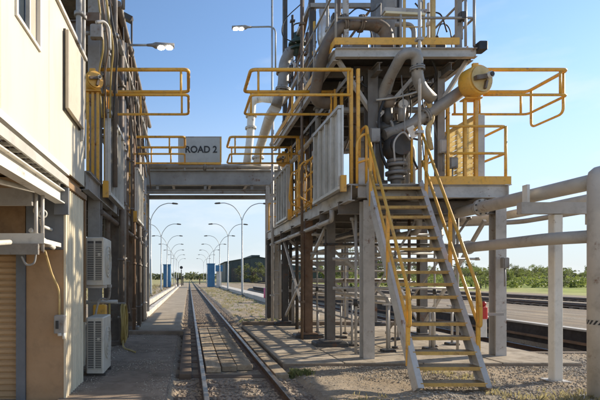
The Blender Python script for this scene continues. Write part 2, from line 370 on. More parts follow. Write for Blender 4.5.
# dark side beams of the sunken siding
BLACKW = M('tarred_beam', (.045,.035,.03), (.03,.024,.02), .8, 0, 2, .1)
for nm, x0, x1, z0, z1 in (('siding_wall', 9.96, 10.12, -.42, .21),):
    w = tag(part(None, nm, BLACKW, lambda m: m.box(x0, x1, 9.3, 70, z0, z1)), kind='structure')
    part(w, 'coping', DUSTY, lambda m: m.box(x0-.05, x1+.05, 9.25, 70.05, z1+.002, z1+.05)); part(w, 'waling', RUSTY, lambda m: m.box(x0-.06, x0-.003, 9.3, 70, -.14, -.07))
w = tag(part(None, 'siding_edge', BLACKW, lambda m: m.box(6.93, 7.03, 9.3, 70, -.42, .03)), kind='structure')
tag(part(None, 'siding_end_wall', CONCD, lambda m: m.box(7.0, 10.1, 9.28, 9.42, -.5, .02)), kind='structure')
# timber level-crossing boards between and beside the rails
k = 0
for cx_, wd in ((.42, .26), (.70, .26), (.98, .28)):
    y = 7.7+.1*k
    while y < 13.6:
        ln = random.uniform(1.3, 2.3); dz = random.uniform(-.008, .008); y1 = min(y+ln, 13.9)
        b = part(trk, 'plank', PLANK, lambda m: m.cbox(cx_-wd/2, cx_+wd/2, y, y1-.025, -.06, .03+dz, .008)); y = y1
    k += 1
for cx_, wd in ((-.06, .2), (1.49, .22)):
    y = 7.2
    while y < 13.4:
        ln = random.uniform(1.6, 2.6); dz = random.uniform(-.012, .006)
        part(trk, 'plank', SLEEP if cx_ < 0 else PLANK, lambda m: m.cbox(cx_-wd/2, cx_+wd/2, y, y+ln-.02, -.07, .03+dz, .008)); y += ln
# kerbs running away beside the track
def kerb(x, y0, y1, h, w, mat, name):
    t = None; y = y0; root = tag(part(None, name, CONCD, lambda m: m.box(x-w/2+.01, x+w/2-.01, y0, y1, -.1, h-.03)), kind='structure'); src = None; i = 0
    while y < y1-1:
        if src is None: src = part(root, 'kerb_block', mat, lambda m: m.cbox(x-w/2, x+w/2, y0, y0+1.97, -.05, h, .015))
        else: inst(src, (random.uniform(-.01,.01), 2*i, random.uniform(-.008,.008)), root)
        y += 2; i += 1
PALEC = M('pale_concrete', (.56,.52,.46), (.46,.42,.36), .85, 0, 1, .2, dirt=.3)
kerb(-1.75, 17.5, 91, .2, .25, PALEC, 'kerb_beside_path'); kerb(-2.35, 17.5, 91, .3, .22, PALEC, 'drain_wall')
kerb(4.95, 24, 90, .28, .22, PALEC, 'kerb_beside_siding')
tag(part(None, 'siding_platform', PALEC, lambda m: m.box(5.1, 6.9, 24, 90, -.1, .09)), kind='structure')

# ------------------------------------------------------------------ loose stone and grass (uncountable)
def stones(name, n, region, smin, smax, zf, mat, label):
    base = np.array([(1,0,0),(-1,0,0),(0,1,0),(0,-1,0),(0,0,1),(0,0,-1)], float)
    fc = np.array([(0,2,4),(2,1,4),(1,3,4),(3,0,4),(2,0,5),(1,2,5),(3,1,5),(0,3,5)])
    V = []; Fc = []
    for i in range(n):
        x, y = region()
        s = smin+(smax-smin)*RNG.random()**2.5; v = base*(s*(.6+.5*RNG.random((6,1))))*np.array([1,1,.5]); a = RNG.random()*6.28
        c, d = math.cos(a), math.sin(a); v = v@np.array([[c,d,0],[-d,c,0],[0,0,1]])
        v += np.array([x, y, zf(x,y)+s*.2]); Fc.append(fc+6*i); V.append(v)
    V = np.concatenate(V); Fc = np.concatenate(Fc)
    me = bpy.data.meshes.new(name); me.from_pydata(V.tolist(), [], Fc.tolist()); me.materials.append(mat); o = bpy.data.objects.new(name, me); COL.objects.link(o)
    return tag(o, label, 'gravel', kind='stuff')
def reg_fg():
    while True:
        y = 4.6+RNG.random()**1.3*4.7; x = 1.75+RNG.random()*7
        if y > 7.9 and x < 6.98: continue
        if mnoise.noise(Vector((x*.7, y*.7, 5)))*.8+.35 > RNG.random(): return x, y
stones('gravel', 24000, reg_fg, .006, .03, gz, STONE, 'loose pale gravel on the ground around the stair foot')
stones('fine_grit', 9000, lambda: (1.72+RNG.random()*5.2, 4.6+RNG.random()*3.3), .004, .016, gz, STONE, 'fine grit covering the bare dirt around the stair foot')
def reg_tr():
    while True:
        y = 4.5+RNG.random()**2.2*40; x = -.25+RNG.random()*2
        if 7.2 < y < 13.7 and RNG.random() < .985: continue
        if abs(abs(x-TRX)-.533) < .05: continue
        return x, y
stones('ballast', 15000, reg_tr, .014, .055, lambda x, y: -.072, M('ballast_stone', (.36,.29,.22), (.24,.19,.145), .95, 0, 3), 'crushed stone ballast between and beside the rails')
def reg_lf():
    while True:
        y = 4.6+RNG.random()**1.6*8; x = -1.6+RNG.random()*1.35
        if mnoise.noise(Vector((x*1.5, y*.8, 9)))+.25 > RNG.random(): return x, y
stones('grit', 3500, reg_lf, .005, .02, lambda x, y: .026, STONE, 'scattered grit on the shaded concrete beside the rails')
def reg_pit():
    return 7.1+RNG.random()*2.8, 9.5+RNG.random()**1.5*14
stones('siding_ballast', 3500, reg_pit, .015, .045, lambda x, y: -.4, M('dark_ballast_stone', (.17,.12,.085), (.12,.085,.06), .95, 0, 3), 'dark stone ballast in the sunken siding')

def grass(name, n, region, h0, h1, mat, label, zf=lambda x, y: 0.):
    V = []; Fc = []
    for i in range(n):
        x, y = region(); z = zf(x, y)
        for b in range(7):
            a = random.uniform(0, 6.28); h = random.uniform(h0, h1); w = .006+h*.03; l = h*random.uniform(.2, .9)
            bx, by = x+random.gauss(0, .03), y+random.gauss(0, .03); dx, dy = math.cos(a), math.sin(a)
            k = len(V); V += [(bx-dy*w, by+dx*w, z-.01), (bx+dy*w, by-dx*w, z-.01), (bx+dx*l*.45+dy*w*.6, by+dy*l*.45-dx*w*.6, z+h*.7), (bx+dx*l, by+dy*l, z+h)]
            Fc += [(k, k+1, k+2), (k, k+2, k+3)]
    me = bpy.data.meshes.new(name); me.from_pydata(V, [], Fc); me.materials.append(mat); o = bpy.data.objects.new(name, me); COL.objects.link(o)
    return tag(o, label, 'grass', kind='stuff')
def clump(xa, xb, ya, yb, sc=.9, th=.0):
    def f():
        while True:
            x, y = random.uniform(xa, xb), random.uniform(ya, yb)
            if mnoise.noise(Vector((x*sc, y*sc*.6, 2))) > th+random.uniform(-.1,.25): return x, y
    return f
grass('dry_grass', 1100, clump(1.8, 4.6, 15, 70), .03, .12, DRYG, 'dry yellow grass along the right side of the track')
grass('green_grass', 380, clump(1.75, 4.6, 15, 60, 1.2, .1), .03, .09, GRNG, 'low green grass growing beside the right hand rail')
grass('weeds', 200, clump(1.72, 6.6, 4.6, 7.8, 1.1, .2), .02, .07, DRYG, 'thin dry weeds in the gravel around the stair foot', gz)
grass('slab_weeds', 70, clump(1.62, 2.0, 7.2, 8.0, 2, 0), .02, .08, GRNG, 'green weeds at the slab corner beside the rail', gz)
grass('post_grass', 60, lambda: (random.gauss(5.0, .35), random.gauss(5.75, .16)), .03, .10, DRYG, 'tuft of dry grass in front of the white post')
grass('left_scrub', 1500, clump(-14, -3, 25, 90, .4), .1, .4, DRYG, 'scrubby dry grass left of the concrete kerbs')

# ------------------------------------------------------------------ right loading gantry (steel frame, two decks)
DZ, UZ = 3.30, 5.92            # deck levels
gan = thing('loading_gantry', 'tall grey two-deck steel loading gantry standing right of the track', 'gantry', (4.4, 8.4, 0))
def column(par, x, y, z0, z1, mat, w=.26, block=True):
    c = part(par, 'column', mat, lambda m: m.ibeam((x, y, z0), (x, y, z1), w, w, .018))
    if block:
        part(c, 'base_block', DARK, lambda m: m.cbox(x-.36, x+.36, y-.22, y+.22, .04, .16, .03))
        part(c, 'base_plate', mat, lambda m: m.box(x-.2, x+.2, y-.2, y+.2, .162, .19))
    return c
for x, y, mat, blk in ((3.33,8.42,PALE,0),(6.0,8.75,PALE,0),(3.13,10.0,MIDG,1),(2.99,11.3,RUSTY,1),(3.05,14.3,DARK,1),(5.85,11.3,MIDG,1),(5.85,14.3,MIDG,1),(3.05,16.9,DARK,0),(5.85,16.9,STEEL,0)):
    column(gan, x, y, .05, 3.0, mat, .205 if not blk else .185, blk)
# lower deck frame
part(gan, 'edge_beam', PALE, lambda m: m.ibeam((3.12, 8.32, 3.165), (5.86, 8.32, 3.165), .1, .25, .014))
part(gan, 'edge_beam', PALE, lambda m: m.ibeam((2.98, 8.25, 3.13), (2.98, 17.0, 3.13), .12, .3, .014))
part(gan, 'edge_beam', PALE, lambda m: m.ibeam((5.86, 8.25, 3.13), (5.86, 17.0, 3.13), .12, .3, .014))
for y in (8.75, 10.0, 11.3, 12.8, 14.3, 15.6, 16.9): part(gan, 'cross_beam', MIDG, lambda m: m.ibeam((2.9, y, 2.92), (6.0, y, 2.92), .12, .24, .012))
for x in (3.6, 4.25, 4.9, 5.4): part(gan, 'joist', MIDG, lambda m: m.ibeam((x, 8.4, 3.12), (x, 16.9, 3.12), .08, .14, .01))
bays = [8.28, 9.8, 11.3, 12.8, 14.3, 15.6, 17.0]
for i in range(6):
    for x0, x1 in ((2.93, 4.4), (4.41, 5.9)):
        part(gan, 'deck_plate', STEEL, lambda m: m.box(x0, x1, bays[i]+.006, bays[i+1]-.006, DZ-.04, DZ+random.uniform(-.004,.004)))
part(gan, 'toe_plate', YEL, lambda m: m.box(4.38, 5.92, 8.265, 8.28, DZ-.02, DZ+.13))
part(gan, 'toe_plate', YEL, lambda m: m.box(5.905, 5.92, 8.29, 17, DZ+.005, DZ+.13))
part(gan, 'toe_plate', YEL, lambda m: m.box(2.905, 2.92, 10.2, 12.6, DZ+.005, DZ+.13))
# bracing under the deck
for p, q in (((3.05,9.95,2.75),(3.05,14.25,.35)),((3.0,14.25,2.75),(3.0,11.35,.3)),((5.85,8.9,2.7),(5.85,11.2,.4)),((5.85,14.2,2.7),(5.85,11.4,.4)),((3.15,11.32,2.7),(5.8,11.32,.3)),((3.2,14.3,2.75),(5.8,14.32,.3))):
    part(gan, 'brace', PALE, lambda m: m.beam(p, q, .06, .06))
for z in (1.15, 2.05): part(gan, 'girt', STEEL, lambda m: m.beam((2.95,14.36,z),(5.9,14.36,z), .06, .08)); 
part(gan, 'girt', STEEL, lambda m: m.beam((3.0,11.4,1.9),(5.85,11.4,1.9), .05, .06))
# columns between the decks and above
for x, y, w, mat in ((3.62,8.95,.2,MIDG),(3.15,11.3,.2,DARK),(4.98,8.95,.14,STEEL),(5.2,11.3,.2,MIDG),(3.15,14.2,.22,DARK),(5.2,14.2,.2,STEEL),(4.3,11.3,.18,STEEL)):
    part(gan, 'upper_column', mat, lambda m: m.ibeam((x, y, DZ+.005), (x, y, UZ-.26), w, w, .014))
for y0, y1 in ((8.5, 9.9), (9.91, 11.4), (11.41, 13.0), (13.01, 14.6)):
    for x0, x1 in ((2.82, 4.05), (4.06, 5.3)):
        part(gan, 'deck_plate', DARK, lambda m: m.box(x0+.004, x1-.004, y0, y1, UZ-.04, UZ))
part(gan, 'edge_beam', PALE, lambda m: m.ibeam((2.75, 8.47, UZ-.13), (5.4, 8.47, UZ-.13), .1, .17, .012))
part(gan, 'edge_beam', PALE, lambda m: m.ibeam((2.78, 8.53, UZ-.14), (2.78, 14.6, UZ-.14), .1, .2, .012))
part(gan, 'edge_beam', STEEL, lambda m: m.ibeam((5.34, 8.53, UZ-.14), (5.34, 14.6, UZ-.14), .1, .2, .012))
for y in (9.2, 9.9, 10.6, 11.3, 12.2, 13.1, 14.2): part(gan, 'joist', MIDG, lambda m: m.ibeam((2.84, y, UZ-.15), (5.28, y, UZ-.15), .08, .2, .01))
for x in (3.62, 4.98): part(gan, 'joist', MIDG, lambda m: m.ibeam((x, 8.54, UZ-.34), (x, 14.3, UZ-.34), .1, .16, .01))
for p, q in (((3.6,8.95,4.9),(2.85,8.6,5.72)),((4.98,8.95,5.0),(5.32,8.62,5.72)),((5.2,11.3,5.0),(5.32,9.2,5.75)),((3.62,8.95,4.6),(4.5,8.95,5.6)),((3.15,11.3,4.6),(3.15,9.3,5.6)),((4.3,11.3,4.4),(5.2,11.3,5.6)),((3.15,11.35,4.2),(3.15,14.1,5.5))):
    part(gan, 'brace', PALE, lambda m: m.beam(p, q, .07, .07))
part(gan, 'toe_plate', YEL, lambda m: m.box(2.72, 5.05, 8.395, 8.41, UZ+.0, UZ+.13))
part(gan, 'toe_plate', YEL, lambda m: m.box(2.72, 2.735, 8.42, 14.6, UZ+.0, UZ+.13))
part(gan, 'toe_plate', YEL, lambda m: m.box(5.385, 5.40, 8.7, 14.6, UZ+.0, UZ+.13))
part(gan, 'junction_box', BLACK, lambda m: m.cbox(5.4, 5.56, 8.36, 8.56, UZ-.10, UZ+.06, .015))
# upper tower posts carrying the roof steelwork
for x, y, z1, mat, w in ((3.0,8.62,8.6,PALE,.09),(3.95,8.9,9.4,STEEL,.17),(4.66,8.6,8.6,YELP,.07),(5.16,8.62,9.0,STEEL,.09),(4.35,10.4,9.6,BGREY,.22),(3.05,11.2,9.5,DARK,.12),(5.1,11.2,9.5,STEEL,.12),(3.05,14.3,10.8,DARK,.13)):
    part(gan, 'tower_post', mat, lambda m: m.beam((x,y,UZ+.005),(x,y,z1), w, w))
for p, q in (((3.05,11.2,6.2),(3.05,14.25,8.8)),((3.05,14.25,6.4),(3.05,11.25,8.6)),((3.1,11.2,6.3),(5.0,11.2,8.9)),((4.4,10.4,6.2),(5.1,11.2,8.2))):
    part(gan, 'brace', RUSTY if p[2] > 6.25 else STEEL, lambda m: m.beam(p, q, .06, .06))
for z in (7.1, 8.3): part(gan, 'girt', STEEL, lambda m: m.beam((3.0,11.15,z),(3.0,14.4,z), .08, .1)); 
part(gan, 'girt', STEEL, lambda m: m.beam((3.0,11.14,8.3),(5.2,11.14,8.3), .08, .1))
# hand rails of both decks: every post and rail a part
def rails(par, pts, z0, hs, step, mat, r=.022, skip_first=False):
    pts = [Vector(p) for p in pts]
    for i, h in enumerate(hs): MB().tube(fillet([p+Vector((0,0,z0+h)) for p in pts], .08), r, 8).build('top_rail' if i == 0 else 'mid_rail', mat, par)
    for a, b in zip(pts, pts[1:]):
        n = max(1, round((b-a).length/step))
        for k in range(n+1):
            if k == 0 and a is not pts[0]: continue
            p = a.lerp(b, k/n); MB().cyl(p+Vector((0,0,z0)), p+Vector((0,0,z0+hs[0])), r, 8).build('rail_post', mat, par)
rails(gan, [(4.78,8.3,0),(5.84,8.3,0),(5.84,9.3,0)], DZ, (1.06,.56), 1.1, YEL, .025)
rails(gan, [(5.84,10.4,0),(5.84,12.3,0)], DZ, (1.06,.56), 1.2, YEL, .025)
rails(gan, [(5.84,14.3,0),(5.84,16.9,0),(3.0,16.9,0)], DZ, (1.06,.56), 1.4, YEL, .025)
rails(gan, [(2.76,11.4,0),(2.76,8.46,0),(5.2,8.46,0),(5.36,8.46,0),(5.36,14.5,0)], UZ, (1.08,.53), 1.45, STEEL, .024)

# folded gangway panels hanging along the deck edges
def gangway_panel(x, y0, y1, z0, z1, side, label, mat=ALU):
    t = thing('folding_gangway', label, 'gangway', (x, y0, z0), 'folded gangway panels')
    part(t, 'panel_sheet', mat, lambda m: m.box(x-.02, x+.02, y0, y1, z0, z1)) if mat is not FRP else [part(t, 'slat', mat, lambda m: m.box(x-.008, x+.008, y0, y1, z0+.003+.1*k, z0+.088+.1*k)) for k in range(13)]
    n = 5
    for i in range(n):
        y = y0+.05+(y1-y0-.1)*i/(n-1)
        part(t, 'rib', mat, lambda m: m.box(x-side*.075 if side > 0 else x+.023, x-.023 if side > 0 else x+.075, y-.03, y+.03, z0+.07, z1-.07))
    for z in (z0, z1-.06): part(t, 'frame_rail', mat, lambda m: m.box(x-side*.085 if side > 0 else x+.024, x-.024 if side > 0 else x+.085, y0, y1, z, z+.06))
    part(t, 'hinge_bracket', YEL, lambda m: m.box(x-.05, x+.05, y0-.07, y0-.005, z0-.05, z0+.25)); return t
gangway_panel(2.84, 8.32, 10.05, 3.2, 4.76, 1, 'pale ribbed gangway panel folded up above the track, nearest on the right gantry')
gangway_panel(2.84, 12.75, 14.3, 3.25, 4.78, 1, 'small pale gangway panel beyond the bigger one on the right gantry')
gangway_panel(-1.52, 8.25, 10.0, 3.08, 4.66, -1, 'pale grey gangway panel hanging on the left gantry above the air conditioners')
gangway_panel(-1.52, 12.75, 14.3, 3.2, 4.7, -1, 'shaded gangway panel farther along the left gantry')
gangway_panel(5.42, 8.5, 9.75, 3.36, 4.66, -1, 'pale yellow ribbed panel on the right side of the deck beside the stairs', FRP)

# yellow cages: U-shaped guard rails that swing out over the wagons
def cage(xb, xe, y0, z, label, loop=False, w=1.0, sup=(0,.13), off=.14):
    t = thing('gangway_cage', label, 'guard rail', (xb, y0, z-.5), 'yellow gangway cages'); s = 1 if xe > xb else -1; y1 = y0+w
    MB().tube(fillet([(xb,y0,z),(xe,y0,z),(xe,y1,z),(xb,y1,z)], .1), .034, 10).build('top_rail', YEL, t)
    MB().tube(fillet([(xb,y0,z-.47),(xe,y0,z-.47),(xe,y1,z-.47),(xb,y1,z-.47)], .1), .026, 10).build('lower_rail', YEL, t)
    for xx, yy in ((xe-s*off, y0), (xe-s*off, y1), (xe-s*1.0, y1), (xb+s*.05, y0), (xb+s*.05, y1)):
        MB().cyl((xx, yy, z-.47), (xx, yy, z), .022, 8).build('upright', YEL, t)
    MB().tube(fillet([(xe,y0+.1,z-.02),(xe,y0+.1,z-.78),(xe,y1-.1,z-.78),(xe,y1-.1,z-.02)], .12), .024, 8).build('end_loop', YEL, t) if loop else None
    for yy in (y0+.04, y1-.04):
        for dx in sup: MB().beam((xb-s*(.02+dx), yy, DZ), (xb-s*(.02+dx), yy, z+.03), .055, .055).build('support_post', YEL, t)
    return t
cage(3.02, 1.155, 8.4, 5.45, 'large yellow guard rail cage reaching over the track from the right gantry, nearest')
cage(3.02, 1.13, 12.4, 5.45, 'smaller yellow guard rail cage over the track right of the road sign')
cage(-1.72, -.01, 8.4, 5.45, 'yellow guard rail cage reaching over the track from the left gantry, nearest', sup=(0,))
cage(-1.72, -.12, 12.4, 5.45, 'yellow guard rail cage from the left gantry overlapping the road sign', sup=(0,), off=.42)
cage(5.5, 7.07, 8.4, 5.45, 'yellow guard rail cage standing out to the right against open sky', True, sup=(.1,))

# spring balance drums
def drum(c, ax, r, ln, label):
    c = Vector(c); ax = Vector(ax).normalized(); t = thing('balance_drum', label, 'drum', c, 'spring balance drums')
    MB().tube([c-ax*ln/2, c-ax*(ln/2-.02), c+ax*(ln/2-.02), c+ax*ln/2], [r*.95, r, r, r*.95], 28).build('drum_shell', YEL, t)
    f = c+ax*(ln/2+.004)
    sd = -ax.cross(Vector((0,0,1))).normalized(); up = Vector((0,0,1))
    MB().cyl(f, f+ax*.022, r*.86, 28).build('end_cover', YELP if label.startswith('big') else YEL, t)
    f2 = f+ax*.024
    MB().beam(f2-sd*r*.75-up*r*.12+ax*.04, f2+sd*r*.3+up*r*.12+ax*.04, r*.22, r*.28, up).build('spring_arm', BROWN, t)
    MB().beam(f2-up*r*.7+sd*r*.1+ax*.02, f2-up*r*.15+sd*r*.25+ax*.02, .05, .04, sd).build('stop_bar', BROWN, t)
    h = f2+sd*r*.32+up*r*.15
    MB().tube([h, h+ax*r*.4], r*.22, 14).build('hub', WHITE, t); MB().cyl(h+ax*(r*.4+.002), h+ax*(r*.4+.02), r*.15, 12).build('bolt', BLACK, t)
    MB().beam(c+Vector((0,0,r)), c+Vector((0,0,r+.07)), .1, .05).build('lug', YEL, t)
    return t
drum(at(475, 82, 8.35), (.27,-.96,.02), .275, .26, 'big yellow spring drum with brown arm below the upper deck')
dp = thing('drum_stand', 'yellow twin posts carrying the big yellow drum', 'stand', (5.3, 8.4, DZ))
for dx in (-.1, .1): MB().beam((5.28+dx, 8.45, DZ), (5.28+dx, 8.45, 4.93), .05, .05).build('post', YEL, dp)
MB().box(5.14, 5.45, 8.35, 8.55, 4.9, 4.925).build('cap_plate', YEL, dp)
MB().beam((5.46, 8.45, 3.4), (5.46, 8.45, 4.62), .16, .04).build('side_plate', PALE, dp)
drum(at(92.5,82,8.0), (.55,-.83,0), .165, .24, 'yellow spring drum with red and white band peeping past the cream wall')
drum((2.92, 13.9, 5.2), (-.5,-.86,0), .2, .26, 'small yellow spring drum far along the right gantry')

# ------------------------------------------------------------------ staircase
st = thing('metal_staircase', 'steep open metal staircase with yellow treads climbing to the deck', 'stairs', (3.7, 6.2, 0))
XL, XR, Y0, Y1 = 3.10, 4.06, 6.12, 8.30; SKW = .19     # the flight leans a little towards the right as it climbs
sl = Vector((0, Y1-Y0, DZ)).normalized()
for x in (XL, XR):
    part(st, 'stringer', PALE, lambda m: m.beam((x, Y0, .03), (x+SKW, Y1, DZ-.0), .045, .17, (0,-sl.z,sl.y)))
    for e, o_ in ((-1, .087), (1, .087)):
        n = Vector((0,-sl.z,sl.y)); part(st, 'stringer_flange', PALE, lambda m: m.beam(Vector((x+(.02 if x < 3.5 else -.02), Y0, .03))+n*e*o_, Vector((x+SKW+(.02 if x < 3.5 else -.02), Y1, DZ))+n*e*o_, .08, .012, n))
NT = 17; tr0 = None
for i in range(NT):
    f = (i+.55)/(NT+.05); y = Y0+(Y1-Y0)*f; z = .03+(DZ-.03)*f
    if tr0 is None:
        tr0 = part(st, 'tread', OCH, lambda m: m.box(XL+.03, XR-.03, y-.1, y+.11, z-.03, z)); ns0 = part(tr0, 'nosing', OCHN, lambda m: m.box(XL+.03, XR-.03, y-.118, y-.102, z-.045, z+.004)); y_0, z_0, f_0 = y, z, f
    else:
        d = (SKW*(f-f_0), y-y_0, z-z_0); t_ = inst(tr0, d, st); c = ns0.copy(); COL.objects.link(c); c.parent = t_
    for x in (XL+.028+SKW*f, XR-.028+SKW*f): MB().beam((x, y, z-.045), (x, y, z+.03), .008, .19, (0,1,0)).build('tread_bracket', PALE, st) if i % 1 == 0 else None
for x in (XL-.01, XR+.03):
    def on(f, h): return Vector((x+SKW*f, Y0+(Y1-Y0)*f, DZ*f+h))
    MB().tube(fillet([on(.97,.98)+Vector((0,.0,0)), on(.13,.98), on(.10,.86), on(.10,.52), on(.15,.47), on(.97,.5)], .12), .024, 10).build('hand_rail', YEL, st)
    for f in (.13, .5, .9): part(st, 'rail_post', YEL, lambda m: m.beam(on(f, -.12), on(f, .98), .05, .03))
    MB().tube(fillet([on(.97,.98), on(1.0,1.08), on(1.0,1.08)+Vector((0,.35,0)), on(1.0,.1)+Vector((0,.35,0))], .15), .024, 10).build('top_loop', YEL, st)
    MB().cyl((x+SKW, Y1+.02, DZ+.0), (x+SKW, Y1+.02, DZ+1.05), .024, 10).build('rail_post', YEL, st)
# yellow safety gate beside the stair head
gt = thing('safety_gate', 'yellow tubular gate with curved loop left of the stair head', 'gate', (3.05, 8.35, DZ))
MB().tube(fillet([at(357,188,8.33), at(357,140,8.33), at(366,132,8.33), at(371,150,8.33), at(377,188,8.33)], .12), .025, 10).build('loop', YEL, gt)
MB().cyl(at(357,163,8.33), at(372,158,8.33), .02, 8).build('bar', YEL, gt); MB().box(*[a for p in zip(at(357.5,186,8.33), at(369,158,8.36)) for a in sorted(p)]).build('infill_sheet', PALE, gt)
# second gate on the deck edge, between the folded panels
g2 = thing('deck_gate', 'yellow ladder-like gate on the deck edge between the two folded panels', 'gate', (2.9, 10.2, DZ))
for y in (10.25, 10.7, 11.15, 11.6, 12.1): MB().cyl((2.9,y,DZ-.1),(2.9,y,DZ+1.1),.022,8).build('upright', YEL, g2)
for z in (.05, .4, .75, 1.1): MB().cyl((2.9,10.2,DZ+z),(2.9,12.4,DZ+z-.0),.022,8).build('bar', YEL, g2)
for y in (10.5, 11.4): MB().tube(fillet([(2.9,y,DZ+1.05),(2.6,y+.05,DZ+.95),(2.55,y+.1,DZ+.2),(2.85,y+.1,DZ+.02)],.15),.02,8).build('loop', YEL, g2)

# ------------------------------------------------------------------ pipework of the right gantry
pipe('swan_neck_pipe', [at(378,112,9.05), at(384,88,8.85), at(403,53,8.18), at(417,53,8.18), at(417.5,84,8.3), at(432,99,8.5)],  .10, STEEL, 'thick grey swan neck pipe under the upper deck', [(at(417.3,69,8.24),(0,0,1))], bend=.26, n=18, fr=1.3)
pipe('arm_pipe', [at(384,135,8.9), at(405,128,8.9), at(432,112,8.85), at(463,90,8.6)], .115, STEEL, 'grey inclined pipe running up to the big yellow drum', [(at(425,116.5,8.87),(1,0,.45))], bend=.25, n=18)
pipe('standpipe', [(3.85,9.25,DZ),(3.85,9.25,5.6)], .15, STEEL, 'vertical grey standpipe on the deck behind the swan neck', [((3.85,9.25,3.5),(0,0,1)),((3.85,9.25,4.9),(0,0,1))])
pipe('slanted_strut_pipe', [at(382,112,9.1), at(393,76,9.1), at(397,64,9.1)], .06, PALE, 'thin slanted pipe beside the swan neck', bend=.1)
v = thing('valve_assembly', 'dark round valve on a stack of flanges at the stair head', 'valve', (4.08, 8.9, DZ))
c = at(396,148,8.9)
MB().box(c.x-.26,c.x-.02,c.y+.1,c.y+.3,c.z+.15,c.z+.85).build('actuator', DARK, v); MB().ball(c, .26, 14, (1,.8,1.1)).build('valve_body', DARK, v); MB().cyl(c+Vector((0,-.26,0)), c+Vector((0,-.19,0)), .2, 20).build('cover', DARK, v)
for dz, r in ((-.26,.17),(-.34,.2),(-.42,.14),(-.5,.2),(-.6,.16)): MB().cyl(c+Vector((0,0,dz-.035)), c+Vector((0,0,dz+.03)), r, 18).build('flange', STEEL, v)
MB().cyl((c.x,c.y,DZ), (c.x,c.y,c.z-.22), .1, 14).build('stem', STEEL, v)
MB().tube(spline([c+Vector((-.16,-.3,-.35)), c+Vector((-.18,-.32,.02)), c+Vector((-.02,-.34,.2)), c+Vector((.12,-.34,.05))]), .018, 8).build('handle', PALE, v)
MB().beam(c+Vector((.1,-.36,.3)), c+Vector((.2,-.36,.1)), .14, .012, (0,1,0)).build('tag_plate', WHITE, v)
MB().cyl(c+Vector((.1,-.1,.2)), c+Vector((.45,-.1,.12)), .02, 8).build('lever', DARK, v)
HOSES = [([at(384,100,8.8), at(379,118,8.75), at(381,150,8.75), at(387,168,8.75)], .028, BLACK, 'black hose curving down beside the round valve'),
 ([at(376,100,8.8), at(392,98,8.75), at(410,94,8.75), at(428,88,8.75)], .022, ALU, 'bright conduit looping under the swan neck'),
 ([at(428,100,8.8), at(432,118,8.8), at(428,130,8.8), at(431,150,8.8)], .05, YELP, 'pale yellowish hose hanging right of the round valve'),
 ([at(424,45,8.6), at(436,72,8.8), at(428,90,9.0), at(412,98,9.0)], .02, BLACK, 'black cable sagging from the upper deck edge'),
 ([at(468,48,8.7), at(455,62,9.0), at(446,74,9.4), at(438,78,10)], .018, RUSTY, 'reddish cable clipped under the right edge of the upper deck'),
 ([at(352,66,8.9), at(362,84,8.9), at(378,92,8.9), at(384,110,8.9)], .022, BLACK, 'black cable under the upper deck left of the swan neck'),
 ([at(303,2,12), at(285,20,12), at(283,36,12), at(296,43,12)], .014, BLACK, 'thin black cable loop against the sky beside the lamp'),
 ([at(415,3,9), at(424,12,9), at(440,14,9), at(447,32,9)], .014, BLACK, 'thin black cable above the upper deck'),
 ([at(349,14,8.7), at(358,8,8.7), at(372,11,8.7), at(381,4,8.7)], .014, BLACK, 'thin black cable looped above the brown pipe')]
for pts, r, mt, lb in HOSES: tag(MB().tube(spline(pts), r, 8).build('cable' if r < .025 else 'hose', mt, org=pts[0]), lb, 'cable' if r < .025 else 'hose')
pipe('brown_pipe', [(3.25,9.55,5.25), (2.61,9.45,5.25), at(323,52,8.8), at(340,23.5,8.62), at(374,23.5,8.72), at(387,31,8.75), (3.86,8.75,UZ+.01)], .118, DKB, 'thick brown-grey pipe arching over the corner of the upper deck', [(at(361,23.5,8.68),(1,0,0)), (at(344,23,8.63),(1,0,.25))], bend=.26, n=18, fr=1.35)
fl = thing('strip_light', 'long strip light fixed above the upper deck rail', 'lamp', at(404,14,8.5)); a, b = at(383,11,8.5), at(425,13,8.5)
MB().beam(a, b, .14, .07).build('housing', PALE, fl); MB().beam(a+Vector((.02,-.02,-.055)), b+Vector((-.02,-.02,-.055)), .1, .04).build('diffuser', TUBE, fl)
MB().cyl(a.lerp(b,.92), a.lerp(b,.92)+Vector((.06,.1,.3)), .015, 8).build('bracket', STEEL, fl)
MB().cyl(a.lerp(b,.1), a.lerp(b,.1)+Vector((0,.35,.1)), .015, 8).build('bracket', STEEL, fl)
# tall conduits
for i, (px, Y, z0, z1, r, mt, lb) in enumerate(((419.5,8.22,3.3,8.5,.028,PALE,'slim pale pole rising past the stair head and upper deck'),(302,11.0,.05,10,.035,BROWN,'brown vertical conduit left of the upper deck'),(313.5,11.6,3.3,10,.04,DARK,'dark vertical conduit beside the white lagged valve'),(297,13.2,.05,8.5,.05,DARK,'dark standpipe in front of the far columns'),(272.5,15.2,.05,7.2,.05,PALE,'pale standpipe at the far end of the gantry'),(292.5,13.6,3.3,9.5,.04,DARK,'dark conduit behind the grey elbow pipe'),(307.5,12.2,3.3,8.2,.06,BROWN,'stout brown riser beside the far panel'),(318,10.8,4.7,6.4,.07,STEEL,'short grey riser above the folded panel'),(330,11.8,3.3,7.9,.05,RUSTY,'rust brown riser behind the folded panel'))):
    x = (px-CX)*Y/F; t = thing('conduit', lb, 'conduit', (x, Y, z0)); MB().cyl((x,Y,z0),(x,Y,z1),r,10).build('tube', mt, t)
    for z in np.arange(z0+.9, z1, 1.7): MB().box(x-r-.03, x+r+.03, Y-r-.012, Y+.06, z, z+.05).build('clip', mt, t)
pipe('grey_elbow_pipe', [at(276,106,12.6), at(283,88,12.6), at(284,62,12.6), at(291,50,12.6), at(300,49,12.6)], .15, STEEL, 'grey elbow pipe rising beside the yellow cage', [(at(283.9,72,12.6),(0,0,1)), (at(283,90,12.6),(.2,0,1))], bend=.35, n=18)
